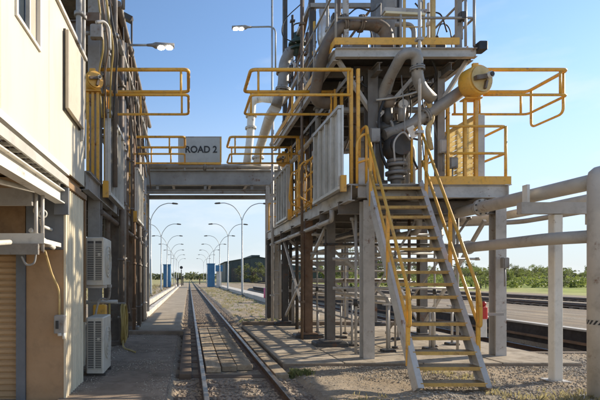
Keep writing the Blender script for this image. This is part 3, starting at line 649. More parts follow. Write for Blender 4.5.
pipe('white_bridge_pipe', [at(257,166,17.0), at(259,150,17.0), at(270,116,13.4), at(276,107,12.65)], .16, WHITE, 'white pipe climbing from the bridge to the elbow pipe', [(at(258,158,17),(0,0,1))], bend=.5, n=18)
pipe('white_riser_pipe', [at(246.5,166,17.2), at(250,140,17.2), at(251.5,112,17.2), at(252.5,100,17.2), at(262,98,17.2), at(276,99,15)], .15, WHITE, 'white riser on the bridge left of the climbing pipe', [(at(250.7,128,17.2),(0,0,1)), (at(251.3,116,17.2),(0,0,1))], bend=.3, n=18)
vg = thing('gate_valve', 'dark green flanged valve on top of the grey elbow pipe', 'valve', at(297,48,12.5)); c = at(297,44,12.5)
for dz, r in ((-.14,.2),(0,.24),(.1,.14)): MB().cyl(c+Vector((0,0,dz-.03)), c+Vector((0,0,dz+.03)), r, 16).build('flange', GREENV, vg)
MB().cyl(c+Vector((0,0,-.3)), c+Vector((0,0,.3)), .1, 12).build('body', GREENV, vg)
MB().tube(fillet([c+Vector((-.1,0,.1)), c+Vector((-.1,0,.55)), c+Vector((.12,0,.6)), c+Vector((.12,0,.1))], .08), .02, 8).build('yoke', DARK, vg)
wl = thing('lagged_valve', 'white lagged valve bottle high on the gantry', 'valve', at(324,45,11.5)); c = at(324,48,11.5)
MB().tube([c, c+Vector((0,0,.25)), c+Vector((.02,0,.5)), c+Vector((.0,0,.72)), c+Vector((-.03,0,.8)), c+Vector((-.03,0,.98)), c+Vector((-.03,0,1.03))], [.12,.17,.19,.14,.08,.1,.03], 14).build('lagging', LAGG, wl)
MB().tube(fillet([c+Vector((-.22,0,.0)), c+Vector((-.22,0,1.05)), c+Vector((.1,0,1.12)), c+Vector((.14,0,.7))], .1), .018, 8).build('hoop', DARK, wl)
MB().box(c.x+.2, c.x+.42, c.y-.1, c.y+.1, c.z+.65, c.z+.85).build('actuator', DARK, wl); MB().cyl(c, c-Vector((0,0,.9)), .06, 10).build('stem', BROWN, wl)
# pipes under and behind the lower deck (along the track)
UP = [(4.0,.08,2.66,9.0,22,DUSTY,'dusty pipe slung under the deck behind the stairs'),(3.55,.04,2.55,8.9,20,DARK,'dark slim pipe slung under the deck near the front column'),(4.65,.06,2.5,9.1,22,DUSTY,'beige pipe under the deck right of the stair head'),(2.92,.05,2.74,9.2,16,PALE,'thin pale pipe clipped under the track-side edge of the deck'),(4.25,.045,1.12,9.6,20,DUSTY,'low beige pipe on stands behind the stairs'),(5.1,.035,.9,9.4,20,DUSTY,'low beige pipe on stands nearest the siding'),(3.75,.025,.6,9.8,19,STEEL,'low slim pipe on stands nearest the track'),(5.4,.045,2.2,9.2,22,STEEL,'grey pipe at mid height along the far columns'),(4.6,.03,1.5,9.4,22,BROWN,'brown slim pipe at mid height under the deck')]
for x, r, z, ya, yb, mt, lb in UP:
    zend = 2.95 if z > 1.4 else .06
    t = pipe('deck_pipe', [(x,ya,zend),(x,ya,z),(x,yb,z)], r, mt, lb, [((x,ya+.9,z),(0,1,0)),((x,ya+3.9,z),(0,1,0))], n=12, bend=.14)
for i, (y, z, mt, lb) in enumerate(((12.1,2.45,DUSTY,'crosswise beige pipe under the deck, nearest of three'),(13.4,1.5,STEEL,'crosswise grey pipe behind the columns, middle of three'),(15.2,2.2,DUSTY,'crosswise beige pipe under the far end of the deck'))):
    pipe('cross_pipe', [(3.1,y,.2),(3.1,y,z),(6.6,y,z)], .045, mt, lb, bend=.2)
# small pipe stands on dark pads
PSL = ['just left of the front column foot','beside the front column, half hidden by it','right behind the lowest left stringer','behind the second column','behind the left stair rail','seen between the lower treads, left one','seen between the lower treads, right one','left of the second column, shorter','far back between second and front column']
for i, (px, py, h) in enumerate(((352,346,1.0),(367,338,.65),(388,352,1.0),(341,338,.9),(398,340,1.0),(430,350,.92),(452,345,.92),(318,336,.7),(361,333,.7))):
    Y = EYE*F/(py-CY)*.966; x = (px-CX)*Y/F
    t = thing('pipe_stand', 'slim pipe stand on a small dark pad '+PSL[i], 'stand', (x, Y, .06), 'pipe stands on the slab')
    MB().cyl((x,Y,.1),(x,Y,h),.025,8).build('post', PALE, t); MB().cbox(x-.13,x+.13,Y-.1,Y+.1,.06,.11,.015).build('pad', DARK, t)
    MB().box(x-.1,x+.1,Y-.04,Y+.04,h,h+.03).build('saddle', PALE, t)
# pipes leaving to the right
pp = thing('round_post', 'thick pale grey round post with domed top at the right edge', 'post', (5.30,5.75,0))
MB().tube([(5.30,5.75,-.05),(5.30,5.75,2.86),(5.30,5.75,2.93),(5.30,5.75,2.98),(5.30,5.75,3.0)], [.165,.165,.15,.1,.02], 24).build('shaft', PALE, pp); MB().tube([(5.30,5.75,-.02),(5.30,5.75,.02)], .24, 24).build('foot_plate', PALE, pp)
pipe('thick_side_pipe', [(5.29,5.86,2.82),(5.27,6.4,2.82),(5.25,9.6,2.84),(5.25,9.6,2.2)], .105, DUSTY, 'thick beige pipe running back from the round post to the deck', [((5.26,8.1,2.83),(0,1,0))], bend=.3, n=20)
bd = thing('warning_band', 'black and grey hatched band wrapped round the thick round post at the right edge', 'tape', (5.27,5.75,1.0)); 
for k in range(40):
    a0, a1 = 2*math.pi*k/40, 2*math.pi*(k+1)/40; r_ = .168; f_ = lambda a, z: (5.30+r_*math.cos(a), 5.75+r_*math.sin(a), z)
    MB().add([f_(a0,.965), f_(a1,.965), f_(a1+.22,1.02), f_(a0+.22,1.02)], [(0,1,2,3)]).build('stripe', BLACK if k % 2 else DUSTY, bd)
pipe('high_side_pipe', [(6.44,5.0,2.83),(6.44,9.6,2.83),(5.9,10.2,2.83)], .085, DUSTY, 'dusty pipe running back behind the white post, upper of two', bend=.3)
pipe('slim_side_pipe', [(7.5,5.0,2.83),(7.5,10.2,2.83),(6,10.8,2.83)], .055, STEEL, 'slim grey pipe running back behind the white post, lower of two', bend=.3)
pipe('low_side_pipe', [(5.3,5.75,2.10),(4.98,6.25,2.10),(4.95,8.6,2.10),(4.95,8.95,2.1),(4.95,8.95,2.9)], .085, DUSTY, 'beige pipe at head height from the right edge to the gantry', [((4.95,8.0,2.1),(0,1,0))], bend=.15)
sp = thing('pipe_support', 'white square post with cross arm carrying the thick pipe', 'post', (5.5, 6.75, 0))
MB().cbox(5.435,5.565,6.69,6.82,-.03,2.51,.01).build('post', WHITE, sp); MB().beam((4.93,6.72,2.6),(5.98,6.72,2.6),.1,.17).build('cross_arm', PALE, sp)
MB().box(5.02,5.06,6.68,6.78,2.684,2.95).build('pipe_stop', WHITE, sp); MB().cyl((5.98,6.72,2.55),(5.98,6.72,2.36),.05,10).build('drop_stub', PALE, sp); MB().box(5.36,5.64,6.62,6.89,.0,.03).build('foot_plate', PALE, sp)
ex = thing('fire_point', 'white board with red topped box hung beside the right column', 'fire point', (5.46, 8.3, .4))
MB().cbox(5.39,5.58,8.42,8.46,.45,.95,.01).build('board', WHITE, ex); MB().cbox(5.41,5.54,8.32,8.41,.80,1.04,.03).build('box', RED, ex); MB().box(5.45,5.93,8.47,8.52,.85,.9).build('bracket', STEEL, ex); MB().ball((5.475,8.36,1.08),.045,8).build('cap', RED, ex)

# ------------------------------------------------------------------ bridge across the track with the road sign
br = thing('pipe_bridge', 'grey steel pipe bridge spanning the track between the gantries', 'bridge', (.7, 17.3, 0))
part(br, 'main_girder', GIRD, lambda m: m.ibeam((-2.1,17.2,5.38),(3.45,17.2,5.38),.22,.56,.03))
part(br, 'main_girder', GIRD, lambda m: m.ibeam((-2.1,18.4,5.38),(3.45,18.4,5.38),.22,.56,.03))
part(br, 'lower_beam', STEEL, lambda m: m.ibeam((-2.0,17.2,4.86),(3.4,17.2,4.86),.14,.16,.016)); part(br, 'lower_beam', STEEL, lambda m: m.ibeam((-2.0,18.4,4.86),(3.4,18.4,4.86),.14,.16,.016))
for x in (-1.2, .62, 2.4): part(br, 'strut', GIRD, lambda m: m.beam((x,17.2,4.94),(x,17.2,5.1),.1,.1))
for x in (-2.0,-.6,.8,2.2,3.35): part(br, 'cross_member', STEEL, lambda m: m.ibeam((x,17.25,5.2),(x,18.35,5.2),.1,.2,.012))
part(br, 'deck_plate', STEEL, lambda m: m.box(-2.1,3.45,17.32,18.28,5.5,5.53))
for x, y in ((-1.98,17.2),(-1.7,18.4),(3.0,17.2),(3.35,17.25),(3.35,18.4)): part(br, 'leg', PALE if x > 0 else STEEL, lambda m: m.ibeam((x,y,0),(x,y,5.09),.15,.15,.012))
for z in (1.3, 2.5, 3.7): part(br, 'leg_tie', STEEL, lambda m: m.beam((3.0,17.2,z),(3.35,17.25,z+.0),.05,.05)); part(br, 'leg_brace', STEEL, lambda m: m.beam((-1.98,17.25,z),(-1.7,18.35,z+.9),.05,.05))
pipe('bridge_pipe', [(-2.3,17.05,5.78),(3.6,17.05,5.78)], .1, STEEL, 'horizontal grey pipe lying along the top of the bridge', [((.6,17.05,5.78),(1,0,0))])
pipe('bridge_pipe', [(-2.3,17.5,5.72),(3.6,17.5,5.72)], .13, DUSTY, 'beige pipe lying behind the grey one on the bridge')
sg = thing('road_sign', 'grey sign board reading ROAD 2 hung over the track', 'sign', (.4, 17.0, 6.0))
a, b = at(179.5,162,16.9), at(220,137,16.9)
MB().box(a.x,b.x,16.93,16.96,a.z,b.z).build('board', SIGNW, sg)
for x0,x1,z0,z1 in ((a.x-.04,b.x+.05,a.z-.08,a.z-.003),(b.x+.003,b.x+.06,a.z,b.z),(a.x-.03,b.x+.06,b.z+.003,b.z+.03),(a.x-.05,a.x-.003,a.z,b.z)): MB().box(x0,x1,16.92,16.98,z0,z1).build('frame_bar', YEL if z0 < a.z+.01 and x1-x0 > 0 and (x0 > b.x-.01 or x1-x0 > 1) else PALE, sg)
for x in (a.x+.2, b.x-.2): MB().beam((x,16.99,5.6),(x,16.99,b.z),.06,.04).build('mount', STEEL, sg)
cu = bpy.data.curves.new('lettering', 'FONT'); cu.body = 'ROAD 2'; cu.align_x = 'CENTER'; cu.align_y = 'CENTER'; cu.size = .52; cu.extrude = .004; cu.offset = .012
to = bpy.data.objects.new('tmp', cu); COL.objects.link(to); bpy.context.view_layer.update()
me = bpy.data.meshes.new_from_object(to.evaluated_get(bpy.context.evaluated_depsgraph_get())); bpy.data.objects.remove(to)
le = bpy.data.objects.new('lettering', me); COL.objects.link(le); me.materials.clear(); me.materials.append(LETTER); le.parent = sg
w_ = max(v.co.x for v in me.vertices)-min(v.co.x for v in me.vertices); k = 1.19/w_
le.location = Vector(((a.x+b.x)/2+.05, 16.922, (a.z+b.z)/2))-ORG[sg.name]; le.rotation_euler = (R(90),0,0); le.scale = (k, k*1.05, 1)

# ------------------------------------------------------------------ lit flood lamps
def lamp(pole, z0, z1, tip, zarm, label, s):
    x, y = pole; t = thing('flood_lamp', label, 'lamp', (x, y, z0), 'lit flood lamps')
    MB().cyl((x,y,z0),(x,y,z1),.035,10).build('pole', POLE, t)
    arm = fillet([(x+.12*(-s),y,zarm-1.5),(x+.12*(-s),y,zarm+.02),(tip,y,zarm)], .25) if s < 0 else [(x,y,zarm),(tip,y,zarm)]
    MB().tube(arm,.028,8).build('arm', POLE, t)
    L_ = .62; e = tip+s*L_
    h = MB().tube([(tip-s*.05,y,zarm),(tip+s*.08,y,zarm),(tip+s*.16,y,zarm-.01),(e,y,zarm-.02)],[.03,.04,.075,.06],12).build('lamp_head', STEEL, t)
    for q in (.30, .50): MB().ball((tip+s*q,y-.01,zarm-.075),.085,12,(1.05,.8,.5)).build('lens', LEDS, h)
    return t
p = at(273.5,25,15.5); lamp((p.x-.05,15.5), 3.3, 11.5, at(250,27,15.5).x, at(250,27,15.5).z, 'lit flood lamp on a curved arm beside the right gantry', -1)
lamp((-1.63,11.0), 3.3, 8.6, at(149,45,11).x, at(149,45,11).z, 'lit flood lamp on a straight arm from the left gantry', 1)
sl_ = thing('spot_lamp', 'small dark spot lamp on top of a post at the left gantry', 'lamp', at(131,20,13)); c = at(130,19,13)
MB().cyl((c.x+.05,13,3.3),(c.x+.05,13,c.z+.05),.03,8).build('pole', DARK, sl_); MB().beam(c+Vector((-.28,0,.14)), c+Vector((.06,0,-.04)), .2, .14).build('housing', DARK, sl_); MB().beam(c+Vector((.0,0,-.02)), c+Vector((.06,0,-.2)), .03, .03).build('bracket', DARK, sl_)

# ------------------------------------------------------------------ left gantry
lg = thing('left_gantry', 'dark steel gantry left of the track behind the cream building', 'gantry', (-2.4, 8.4, 0))
for x, y, mt, w in ((-1.73,8.3,STEEL,.22),(-1.75,10.5,DKB,.24),(-1.72,13.5,BROWN,.24),(-1.8,16.4,DKB,.22),(-3.3,8.3,STEEL,.22),(-3.3,10.5,DKB,.24),(-3.3,13.5,DKB,.24),(-3.3,16.4,DKB,.22)):
    c_ = part(lg, 'column', mt, lambda m: m.ibeam((x,y,.02),(x,y,7.0),w,w,.016)); part(c_, 'base_block', DKB, lambda m: m.cbox(x-.22,x+.22,y-.2,y+.2,.01,.12,.02))
for x in (-1.66, -3.35): part(lg, 'edge_beam', STEEL, lambda m: m.ibeam((x,7.2,3.12),(x,17,3.12),.12,.3,.014)); part(lg, 'roof_beam', DKB, lambda m: m.ibeam((x,8.0,7.1),(x,17.2,7.1),.14,.24,.014))
for y in (8.3,9.4,10.5,12,13.5,15,16.4): part(lg, 'cross_beam', DKB, lambda m: m.ibeam((-3.4,y,2.9),(-1.62,y,2.9),.1,.2,.012)); part(lg, 'roof_joist', DKB, lambda m: m.ibeam((-3.4,y,6.9),(-1.6,y,6.9),.1,.16,.012))
for y0, y1 in ((7.3,9.4),(9.41,12),(12.01,14.5),(14.51,17)): part(lg, 'deck_plate', DKB, lambda m: m.box(-3.4,-1.6,y0,y1,3.27,3.3)); part(lg, 'roof_plate', DKB, lambda m: m.box(-3.4,-1.75,y0,y1,7.23,7.26))
part(lg, 'toe_plate', YEL, lambda m: m.box(-1.6,-1.585,10.1,12.5,3.3,3.43)); part(lg, 'front_beam', DKB, lambda m: m.ibeam((-3.4,7.8,5.9),(-1.55,7.8,5.9),.12,.2,.014)); part(lg, 'front_beam', BROWN, lambda m: m.box(-1.86,-1.5,7.55,7.7,5.88,6.02))
for p, q in (((-1.75,10.6,3.4),(-1.75,13.4,6.8)),((-1.75,13.6,3.4),(-1.75,16.3,6.8)),((-1.75,10.6,2.7),(-1.75,13.4,.3)),((-3.3,10.5,6.6),(-1.75,10.5,4.4)),((-1.78,13.6,2.7),(-1.78,16.3,.3))): part(lg, 'brace', DKB, lambda m: m.beam(p,q,.08,.08))
rails(lg, [(-1.62,10.2,0),(-1.62,12.5,0)], DZ, (1.06,.56), 1.1, YEL, .025); rails(lg, [(-1.6,14.4,0),(-1.6,17,0)], DZ, (1.06,.56), 1.2, YEL, .025)
for x_ in (-1.80,-1.71,-1.62): MB().beam((x_,8.0,3.3),(x_,8.0,4.86),.045,.045).build('drum_post', YEL, lg)
MB().box(-1.84,-1.56,7.93,8.07,4.863,4.885).build('drum_bracket', YEL, lg)
# risers, conduits and cables crowding its side
names = ['dark riser', 'brown riser', 'grey conduit', 'rust brown conduit', 'pale conduit']
mts = [DKB, BROWN, STEEL, RUSTY, PALE]
where = ['just behind the hanging panel', 'beside the second column', 'between the second and third columns', 'beside the third column', 'near the bridge foot', 'under the left lamp', 'beside the nearest cage', 'in the middle of the left gantry', 'close to the bridge girder', 'by the far left panel', 'at the near end of the left gantry', 'by the last left column']
seq = [(10.15,-1.52,.05,6.9,.06,0),(10.8,-1.55,.1,7.2,.045,2),(11.4,-1.6,.05,7.3,.07,1),(12.2,-1.55,2.8,7.3,.04,0),(12.9,-1.58,.05,7.2,.05,3),(13.9,-1.55,.05,7.4,.06,0),(14.8,-1.6,.05,7.3,.045,2),(15.6,-1.62,.05,7.2,.05,0),(9.6,-1.75,.05,7.2,.07,0),(9.0,-1.62,5.4,7.6,.04,4),(8.5,-1.6,5.6,8.2,.04,2),(16.2,-1.58,.05,5.6,.05,4)]
for i, (y,x,z0,z1,r,m_) in enumerate(seq):
    t = thing('riser', f'{names[m_]} on the left gantry {where[i]}', 'pipe', (x,y,z0)); MB().cyl((x,y,z0),(x,y,z1),r,10).build('tube', mts[m_], t)
    for z in np.arange(z0+.6, z1, 1.3): MB().cyl((x,y,z),(x,y,z+.05),r*1.5,10).build('collar', mts[m_], t)
for i, (x, r, z, mt, lb) in enumerate(((-1.5,.07,7.35,DKB,'dark pipe along the upper left gantry edge, outermost'),(-1.66,.09,7.36,BROWN,'brown pipe along the upper left gantry edge, behind the dark one'),(-1.5,.05,6.6,STEEL,'grey pipe along the left gantry below the roof edge'),(-1.62,.05,2.78,DKB,'dark pipe under the left deck edge'),(-1.52,.05,5.9,DKB,'dark pipe along the left gantry at cage height'))):
    pipe('edge_pipe', [(x,9.5 if z > 5 else 8.3,z),(x,17.2,z)], r, mt, lb, [((x,11.5,z),(0,1,0)),((x,14.5,z),(0,1,0))])
def sag(a, b, d, r, mat, label, name='cable'):
    a, b = Vector(a), Vector(b); pts = [a.lerp(b,t)-Vector((0,0,d*4*t*(1-t))) for t in np.linspace(0,1,9)]
    return tag(MB().tube(pts, r, 7).build(name, mat, org=a), label, 'cable')
ordc = ['first','second','third','fourth','fifth','sixth','seventh','eighth','ninth']
for i in range(9):
    y = 10.2+i*.7; o = sag((-1.5,y,7.25),(-1.46+.04*(i%3),y+.5+.3*(i%2),5.6-.4*(i%3)),.35+.1*(i%2),.022,[BLACK,DKB,BROWN][i%3],ordc[i]+' drooping dark cable from the near end of the left gantry'); o['group'] = 'cables drooping on the left gantry'
for i, (px, dx) in enumerate(((100,0),(104,.03),(108,.05),(111,.08))):
    a_ = at(px-4, -18, 7.6+.2*i); tag(MB().tube(spline([a_, at(px+1,20,7.7), at(px+3+i,48,7.8), at(px-1+2*i,75,8.0), at(px+2,118,8.2)]), .017, 8).build('hose', [HOSEY,BROWN,HOSEY,BLACK][i], org=a_), ['yellow hose hanging beside the cream wall top, leftmost','brown hose hanging beside the wall top, second','yellow hose hanging beside the wall top, third','black hose hanging beside the wall top, rightmost'][i], 'hose')
tag(MB().tube(spline([at(96,22,7.4), at(104,22,7.5), at(109,30,7.6), at(110,50,7.7)]), .025, 8).build('conduit', PALE, org=at(96,22,7.4)), 'pale bent conduit above the left drum', 'conduit')
for px, Y, z0, z1, r, lb in ((79,7.2,3.5,8.0,.05,'grey vent pipe above the cream wall, left of two'),(83.5,7.3,3.5,8.0,.035,'slim grey vent pipe above the cream wall, right of two'),(115,8.6,3.3,9,.05,'tall dark post behind the yellow hoses'),(123.5,9.6,7.3,9.5,.035,'tall slim mast above the left gantry roof')):
    x = (px-CX)*Y/F; t = thing('vent_pipe', lb, 'pipe', (x,Y,z0)); MB().cyl((x,Y,z0),(x,Y,z1),r,10).build('tube', STEEL if r != .05 or Y < 8 else DKB, t); MB().cyl((x,Y,(z0+z1)/2),(x,Y,(z0+z1)/2+.06),r*1.6,10).build('collar', STEEL, t)
jb = thing('junction_box', 'grey junction box on the conduits above the left drum', 'box', at(98,33,7.5)); c = at(97,33,7.5)
MB().cbox(c.x-.1,c.x+.1,7.42,7.54,c.z-.1,c.z+.12,.015).build('housing', STEEL, jb); MB().cyl(c+Vector((-.1,0,0)), c+Vector((-.35,0,0)), .03, 8).build('gland', STEEL, jb)
# coiled hose at the foot of the left gantry
hc = thing('coiled_hose', 'yellow hose coiled on a hook at the left gantry foot', 'hose', (-1.48,10.1,.2)); pts = []
for k in range(5*16+1):
    t = k/16*2*math.pi; pts.append((-1.47+.02*math.sin(k*.9)+.012*(k//16), 10.0+.2*math.cos(t)+.01*(k//16), .55+.42*math.sin(t)+.015*math.sin(k*.5)))
MB().tube(pts,.02,7).build('coil', HOSEY, hc); MB().tube(spline([(-1.45,9.9,.2),(-1.4,9.7,.06),(-1.2,9.4,.045),(-1.1,9.2,.045)]),.02,7).build('tail', HOSEY, hc); MB().beam((-1.66,10.0,1.0),(-1.42,10.0,1.0),.04,.04).build('hook', STEEL, hc)
bs = thing('yellow_bracket', 'yellow valve box between the two air conditioners', 'bracket', at(101,312,8.2)); c = at(101,310,8.2)
MB().cbox(c.x-.14,c.x+.1,8.15,8.3,c.z-.14,c.z+.1,.02).build('box', YEL, bs); MB().cyl(c+Vector((-.3,.02,.14)), c+Vector((.3,.02,.15)), .035, 8).build('pipe', DUSTY, bs); MB().cyl(c+Vector((.15,.02,.12)), c+Vector((.15,.02,-.9)), .02, 8).build('drain', HOSEY, bs)

# ------------------------------------------------------------------ cream building on the left
bl = thing('control_building', 'cream clad building with an overhanging upper storey at the left edge', 'building', (-2.5, 5.75, 0))
WX = -1.57
part(bl, 'upper_core', BWALL, lambda m: m.box(-6, WX-.03, -3, 6.70, 2.95, 4.80))
yj = [-3,-1.6,-.2,1.2,2.6,3.75,5.05,6.73]
def wall_panel(y0, y1, hole=None):
    m = MB()
    if hole is None: m.box(WX-.03, WX, y0+.003, y1-.003, 2.93, 4.83)
    else:
        ha, hb, hc_, hd = hole
        for a_, b_, c_, d_ in ((y0+.003,ha,2.93,4.83),(hb,y1-.003,2.93,4.83),(ha,hb,2.93,hc_),(ha,hb,hd,4.83)):
            if b_-a_ > .001 and d_-c_ > .001: m.box(WX-.03, WX, a_, b_, c_, d_)
    return m.build('cladding_panel', CREAM, bl)
for i in range(7): wall_panel(yj[i], yj[i+1], (4.08,4.70,3.95,4.7) if i == 5 else None)
part(bl, 'end_wall', CREAM, lambda m: m.box(-6, WX, 6.735, 6.76, 2.93, 4.83)); part(bl, 'roof_flashing', PALE, lambda m: m.box(-6.1, WX+.035, -3, 6.80, 4.833, 4.88))
wn = part(bl, 'window', GLASS, lambda m: m.box(WX-.04, WX-.028, 4.08, 4.70, 3.95, 4.70))
for a_ in ((4.055,4.09,3.93,4.75),(4.69,4.725,3.93,4.75),(4.09,4.69,3.93,3.965),(4.09,4.69,4.71,4.75),(4.375,4.405,3.965,4.71)): part(wn, 'frame', WHITE, lambda m: m.box(WX-.02, WX+.022, *a_))
part(wn, 'blind', TAUPE, lambda m: m.box(WX-.027, WX-.022, 4.41, 4.69, 3.97, 4.70))
sh = part(bl, 'window_shutter', TAUPE, lambda m: m.cbox(WX+.03, WX+.075, 5.60, 6.42, 3.68, 4.66, .008))
for y in (5.62, 6.38): part(sh, 'runner', DARK, lambda m: m.box(WX+.001, WX+.029, y, y+.03, 3.66, 4.68))
part(bl, 'downspout', WHITE, lambda m: m.box(WX+.003, WX+.04, 6.5, 6.54, 3.55, 4.55))
part(bl, 'cornice', WHITE, lambda m: m.box(WX-.05, WX+.05, -3, 5.72, 2.86, 2.928)); part(bl, 'soffit', BWALL, lambda m: m.box(-6, WX-.06, -3, 6.7, 2.90, 2.948))
# lower storey: front wall facing the camera, side strip along the track
part(bl, 'front_wall', BWALL, lambda m: m.box(-2.08, -1.60, 5.75, 5.85, 0, 1.92)); part(bl, 'front_panel', BGREY, lambda m: m.box(-2.08, -1.60, 5.745, 5.84, 1.923, 2.86))
part(bl, 'front_wall', BWALL, lambda m: m.box(-6, -2.08, 5.80, 5.9, 1.95, 2.86)); part(bl, 'lining', TRIM, lambda m: m.box(-3.3, -2.1, 5.77, 5.798, 2.05, 2.6))
part(bl, 'side_core', BWALL, lambda m: m.box(-6, WX-.04, 5.92, 6.72, 0, 2.88))
part(bl, 'corner_post', CREAM2, lambda m: m.box(-1.598, WX, 5.74, 5.80, 0, 2.72)); part(bl, 'side_sheet', CREAM2, lambda m: m.box(WX-.04, WX-.02, 5.80, 6.73, 0, 2.72))
for k in range(9):
    y = 5.83+k*.1; part(bl, 'corrugation', CREAM2, lambda m: m.add([(WX-.022,y,0),(WX+.004,y+.015,0),(WX+.004,y+.04,0),(WX-.022,y+.055,0),(WX-.022,y,2.71),(WX+.004,y+.015,2.71),(WX+.004,y+.04,2.71),(WX-.022,y+.055,2.71)], [(0,1,5,4),(1,2,6,5),(2,3,7,6),(4,5,6,7)]))
part(bl, 'head_trim', TRIM, lambda m: m.box(WX-.03, WX+.03, 5.73, 6.78, 2.725, 2.80)); part(bl, 'edge_trim', TRIM, lambda m: m.box(WX-.03, WX+.02, 6.735, 6.79, .9, 2.72))
part(bl, 'back_wall', CREAM2, lambda m: m.box(-2.2, -1.86, 6.8, 8.1, 0, 3.1)); part(bl, 'transom', BGREY, lambda m: m.box(-2.1,-1.598,5.73,5.744,2.76,2.86))
rs = part(bl, 'roller_shutter', SHUT, lambda m: m.box(-4.0, -2.2, 5.80, 5.82, 0, 1.86)); s0 = None
for k in range(23):
    z = .02+.08*k
    if s0 is None: s0 = part(rs, 'slat', SHUT, lambda m: m.add([(-4,5.797,z),(-2.2,5.797,z),(-2.2,5.782,z+.02),(-4,5.782,z+.02),(-2.2,5.782,z+.055),(-4,5.782,z+.055),(-2.2,5.797,z+.076),(-4,5.797,z+.076)], [(0,1,2,3),(3,2,4,5),(5,4,6,7)]))
    else: c = s0.copy(); COL.objects.link(c); c.parent = rs; c.location.z += .08*k
part(rs, 'guide', BGREY, lambda m: m.box(-2.2, -2.085, 5.72, 5.83, 0, 1.92)); part(rs, 'hood', TAUPE, lambda m: m.box(-4.0, -2.2, 5.70, 5.81, 1.86, 1.945))
# frame, trays and cable ladder under the overhang
fr_ = thing('awning_frame', 'pale steel frame of bars and posts under the overhang above the shutter', 'frame', (-2.0,5.2,1.8))
MB().beam((-3.2,5.0,2.46),(-1.74,5.0,2.46),.05,.19).build('bar', STEEL, fr_); MB().beam((-3.2,5.0,1.88),(-1.67,5.0,1.88),.05,.12).build('bar', STEEL, fr_)
MB().box(-3.2,-1.62,5.03,5.70,1.95,2.0).build('shelf', WHITE, fr_); MB().box(-3.2,-1.62,5.0265,5.0285,1.945,2.06).build('shelf_lip', WHITE, fr_)
for x, y in ((-1.72,5.06),(-1.66,5.1)): MB().cyl((x,y,1.84),(x,y,2.62),.022,8).build('post', PALE, fr_)
for p, q in (((-1.95,3.6,2.44),(-1.7,5.2,2.55)),((-2.2,3.4,1.78),(-1.95,4.9,1.95)),((-1.78,5.05,2.1),(-1.62,5.4,1.92))): MB().cyl(p,q,.028,8).build('stay', WHITE, fr_)
MB().tube(spline([(-1.72,5.06,1.84),(-1.74,5.05,1.73),(-1.82,5.04,1.71),(-1.86,5.0,1.8)]),.012,6).build('loop_cable', CABLE, fr_)
ld = thing('cable_ladder', 'pale cable ladder with rungs running under the overhang', 'cable tray', (-1.7,4.5,2.75))
for x, z in ((-1.54,2.77),(-1.88,2.76)): MB().beam((x,1.5,z),(x,5.72,z),.025,.1).build('side_rail', ALU, ld)
r0 = None
for k in range(21):
    y = 1.6+.2*k
    if r0 is None: r0 = MB().beam((-1.88,y,2.75),(-1.55,y,2.75),.035,.03).build('rung', ALU, ld)
    else: inst(r0,(0,.2*k,0),ld)
for x in (-1.62,-1.68,-1.74,-1.8): MB().tube([(x,1.5,2.785),(x+.01,3,2.78),(x-.01,4.2,2.785),(x,5.7,2.78)],.016,6).build('cable', BLACK, ld)
wb = thing('white_beam', 'white steel beam along the underside of the overhang', 'beam', (-1.64,4.5,2.55)); MB().ibeam((-1.62,1.5,2.58),(-1.62,5.66,2.58),.12,.17,.014).build('web', WHITE, wb)
MB().box(-1.7,-1.52,5.665,5.72,2.36,2.7).build('end_plate', BGREY, wb); MB().cyl((-1.58,5.45,2.66),(-1.58,5.45,2.8),.02,8).build('hanger', STEEL, wb)
cc = thing('security_camera', 'small white security camera under the overhang on the blue-grey panel', 'camera', at(42,213,5.5)); c = at(43,214,5.45)
MB().tube([c+Vector((-.14,.2,.07)), c+Vector((-.13,.18,.07)), c, c+Vector((.005,-.01,0))],[.04,.055,.055,.045],14).build('housing', WHITE, cc); MB().cyl(c+Vector((.004,-.012,0)), c+Vector((.006,-.02,0)), .036, 12).build('lens', BLACK, cc)
MB().tube(fillet([c+Vector((-.06,.1,-.05)), c+Vector((-.06,.12,-.13)), c+Vector((.02,.28,-.16))],.04),.02,8).build('bracket', WHITE, cc)
sw = thing('isolator_switch', 'grey electrical isolator box on the brown wall with conduit', 'switch', at(61,325,5.72)); a_, b_ = at(55,333,5.7), at(66,315,5.7)
MB().cbox(a_.x,b_.x,5.64,5.745,a_.z,b_.z,.012).build('housing', STEEL, sw); MB().cyl(at(60,336,5.66),at(60,333,5.66),.03,8).build('plug', WHITE, sw); MB().cyl(at(64,339,5.66),at(64,333,5.66),.02,8).build('gland', WHITE, sw); MB().box(a_.x+.03,a_.x+.06,5.62,5.64,a_.z+.06,a_.z+.16).build('handle', BLACK, sw)
MB().tube(fillet([at(45,251,5.1), at(52,275,5.6), at(59.5,290,5.73), at(59.5,315,5.73)],.1),.014,8).build('conduit', YELP, sw)

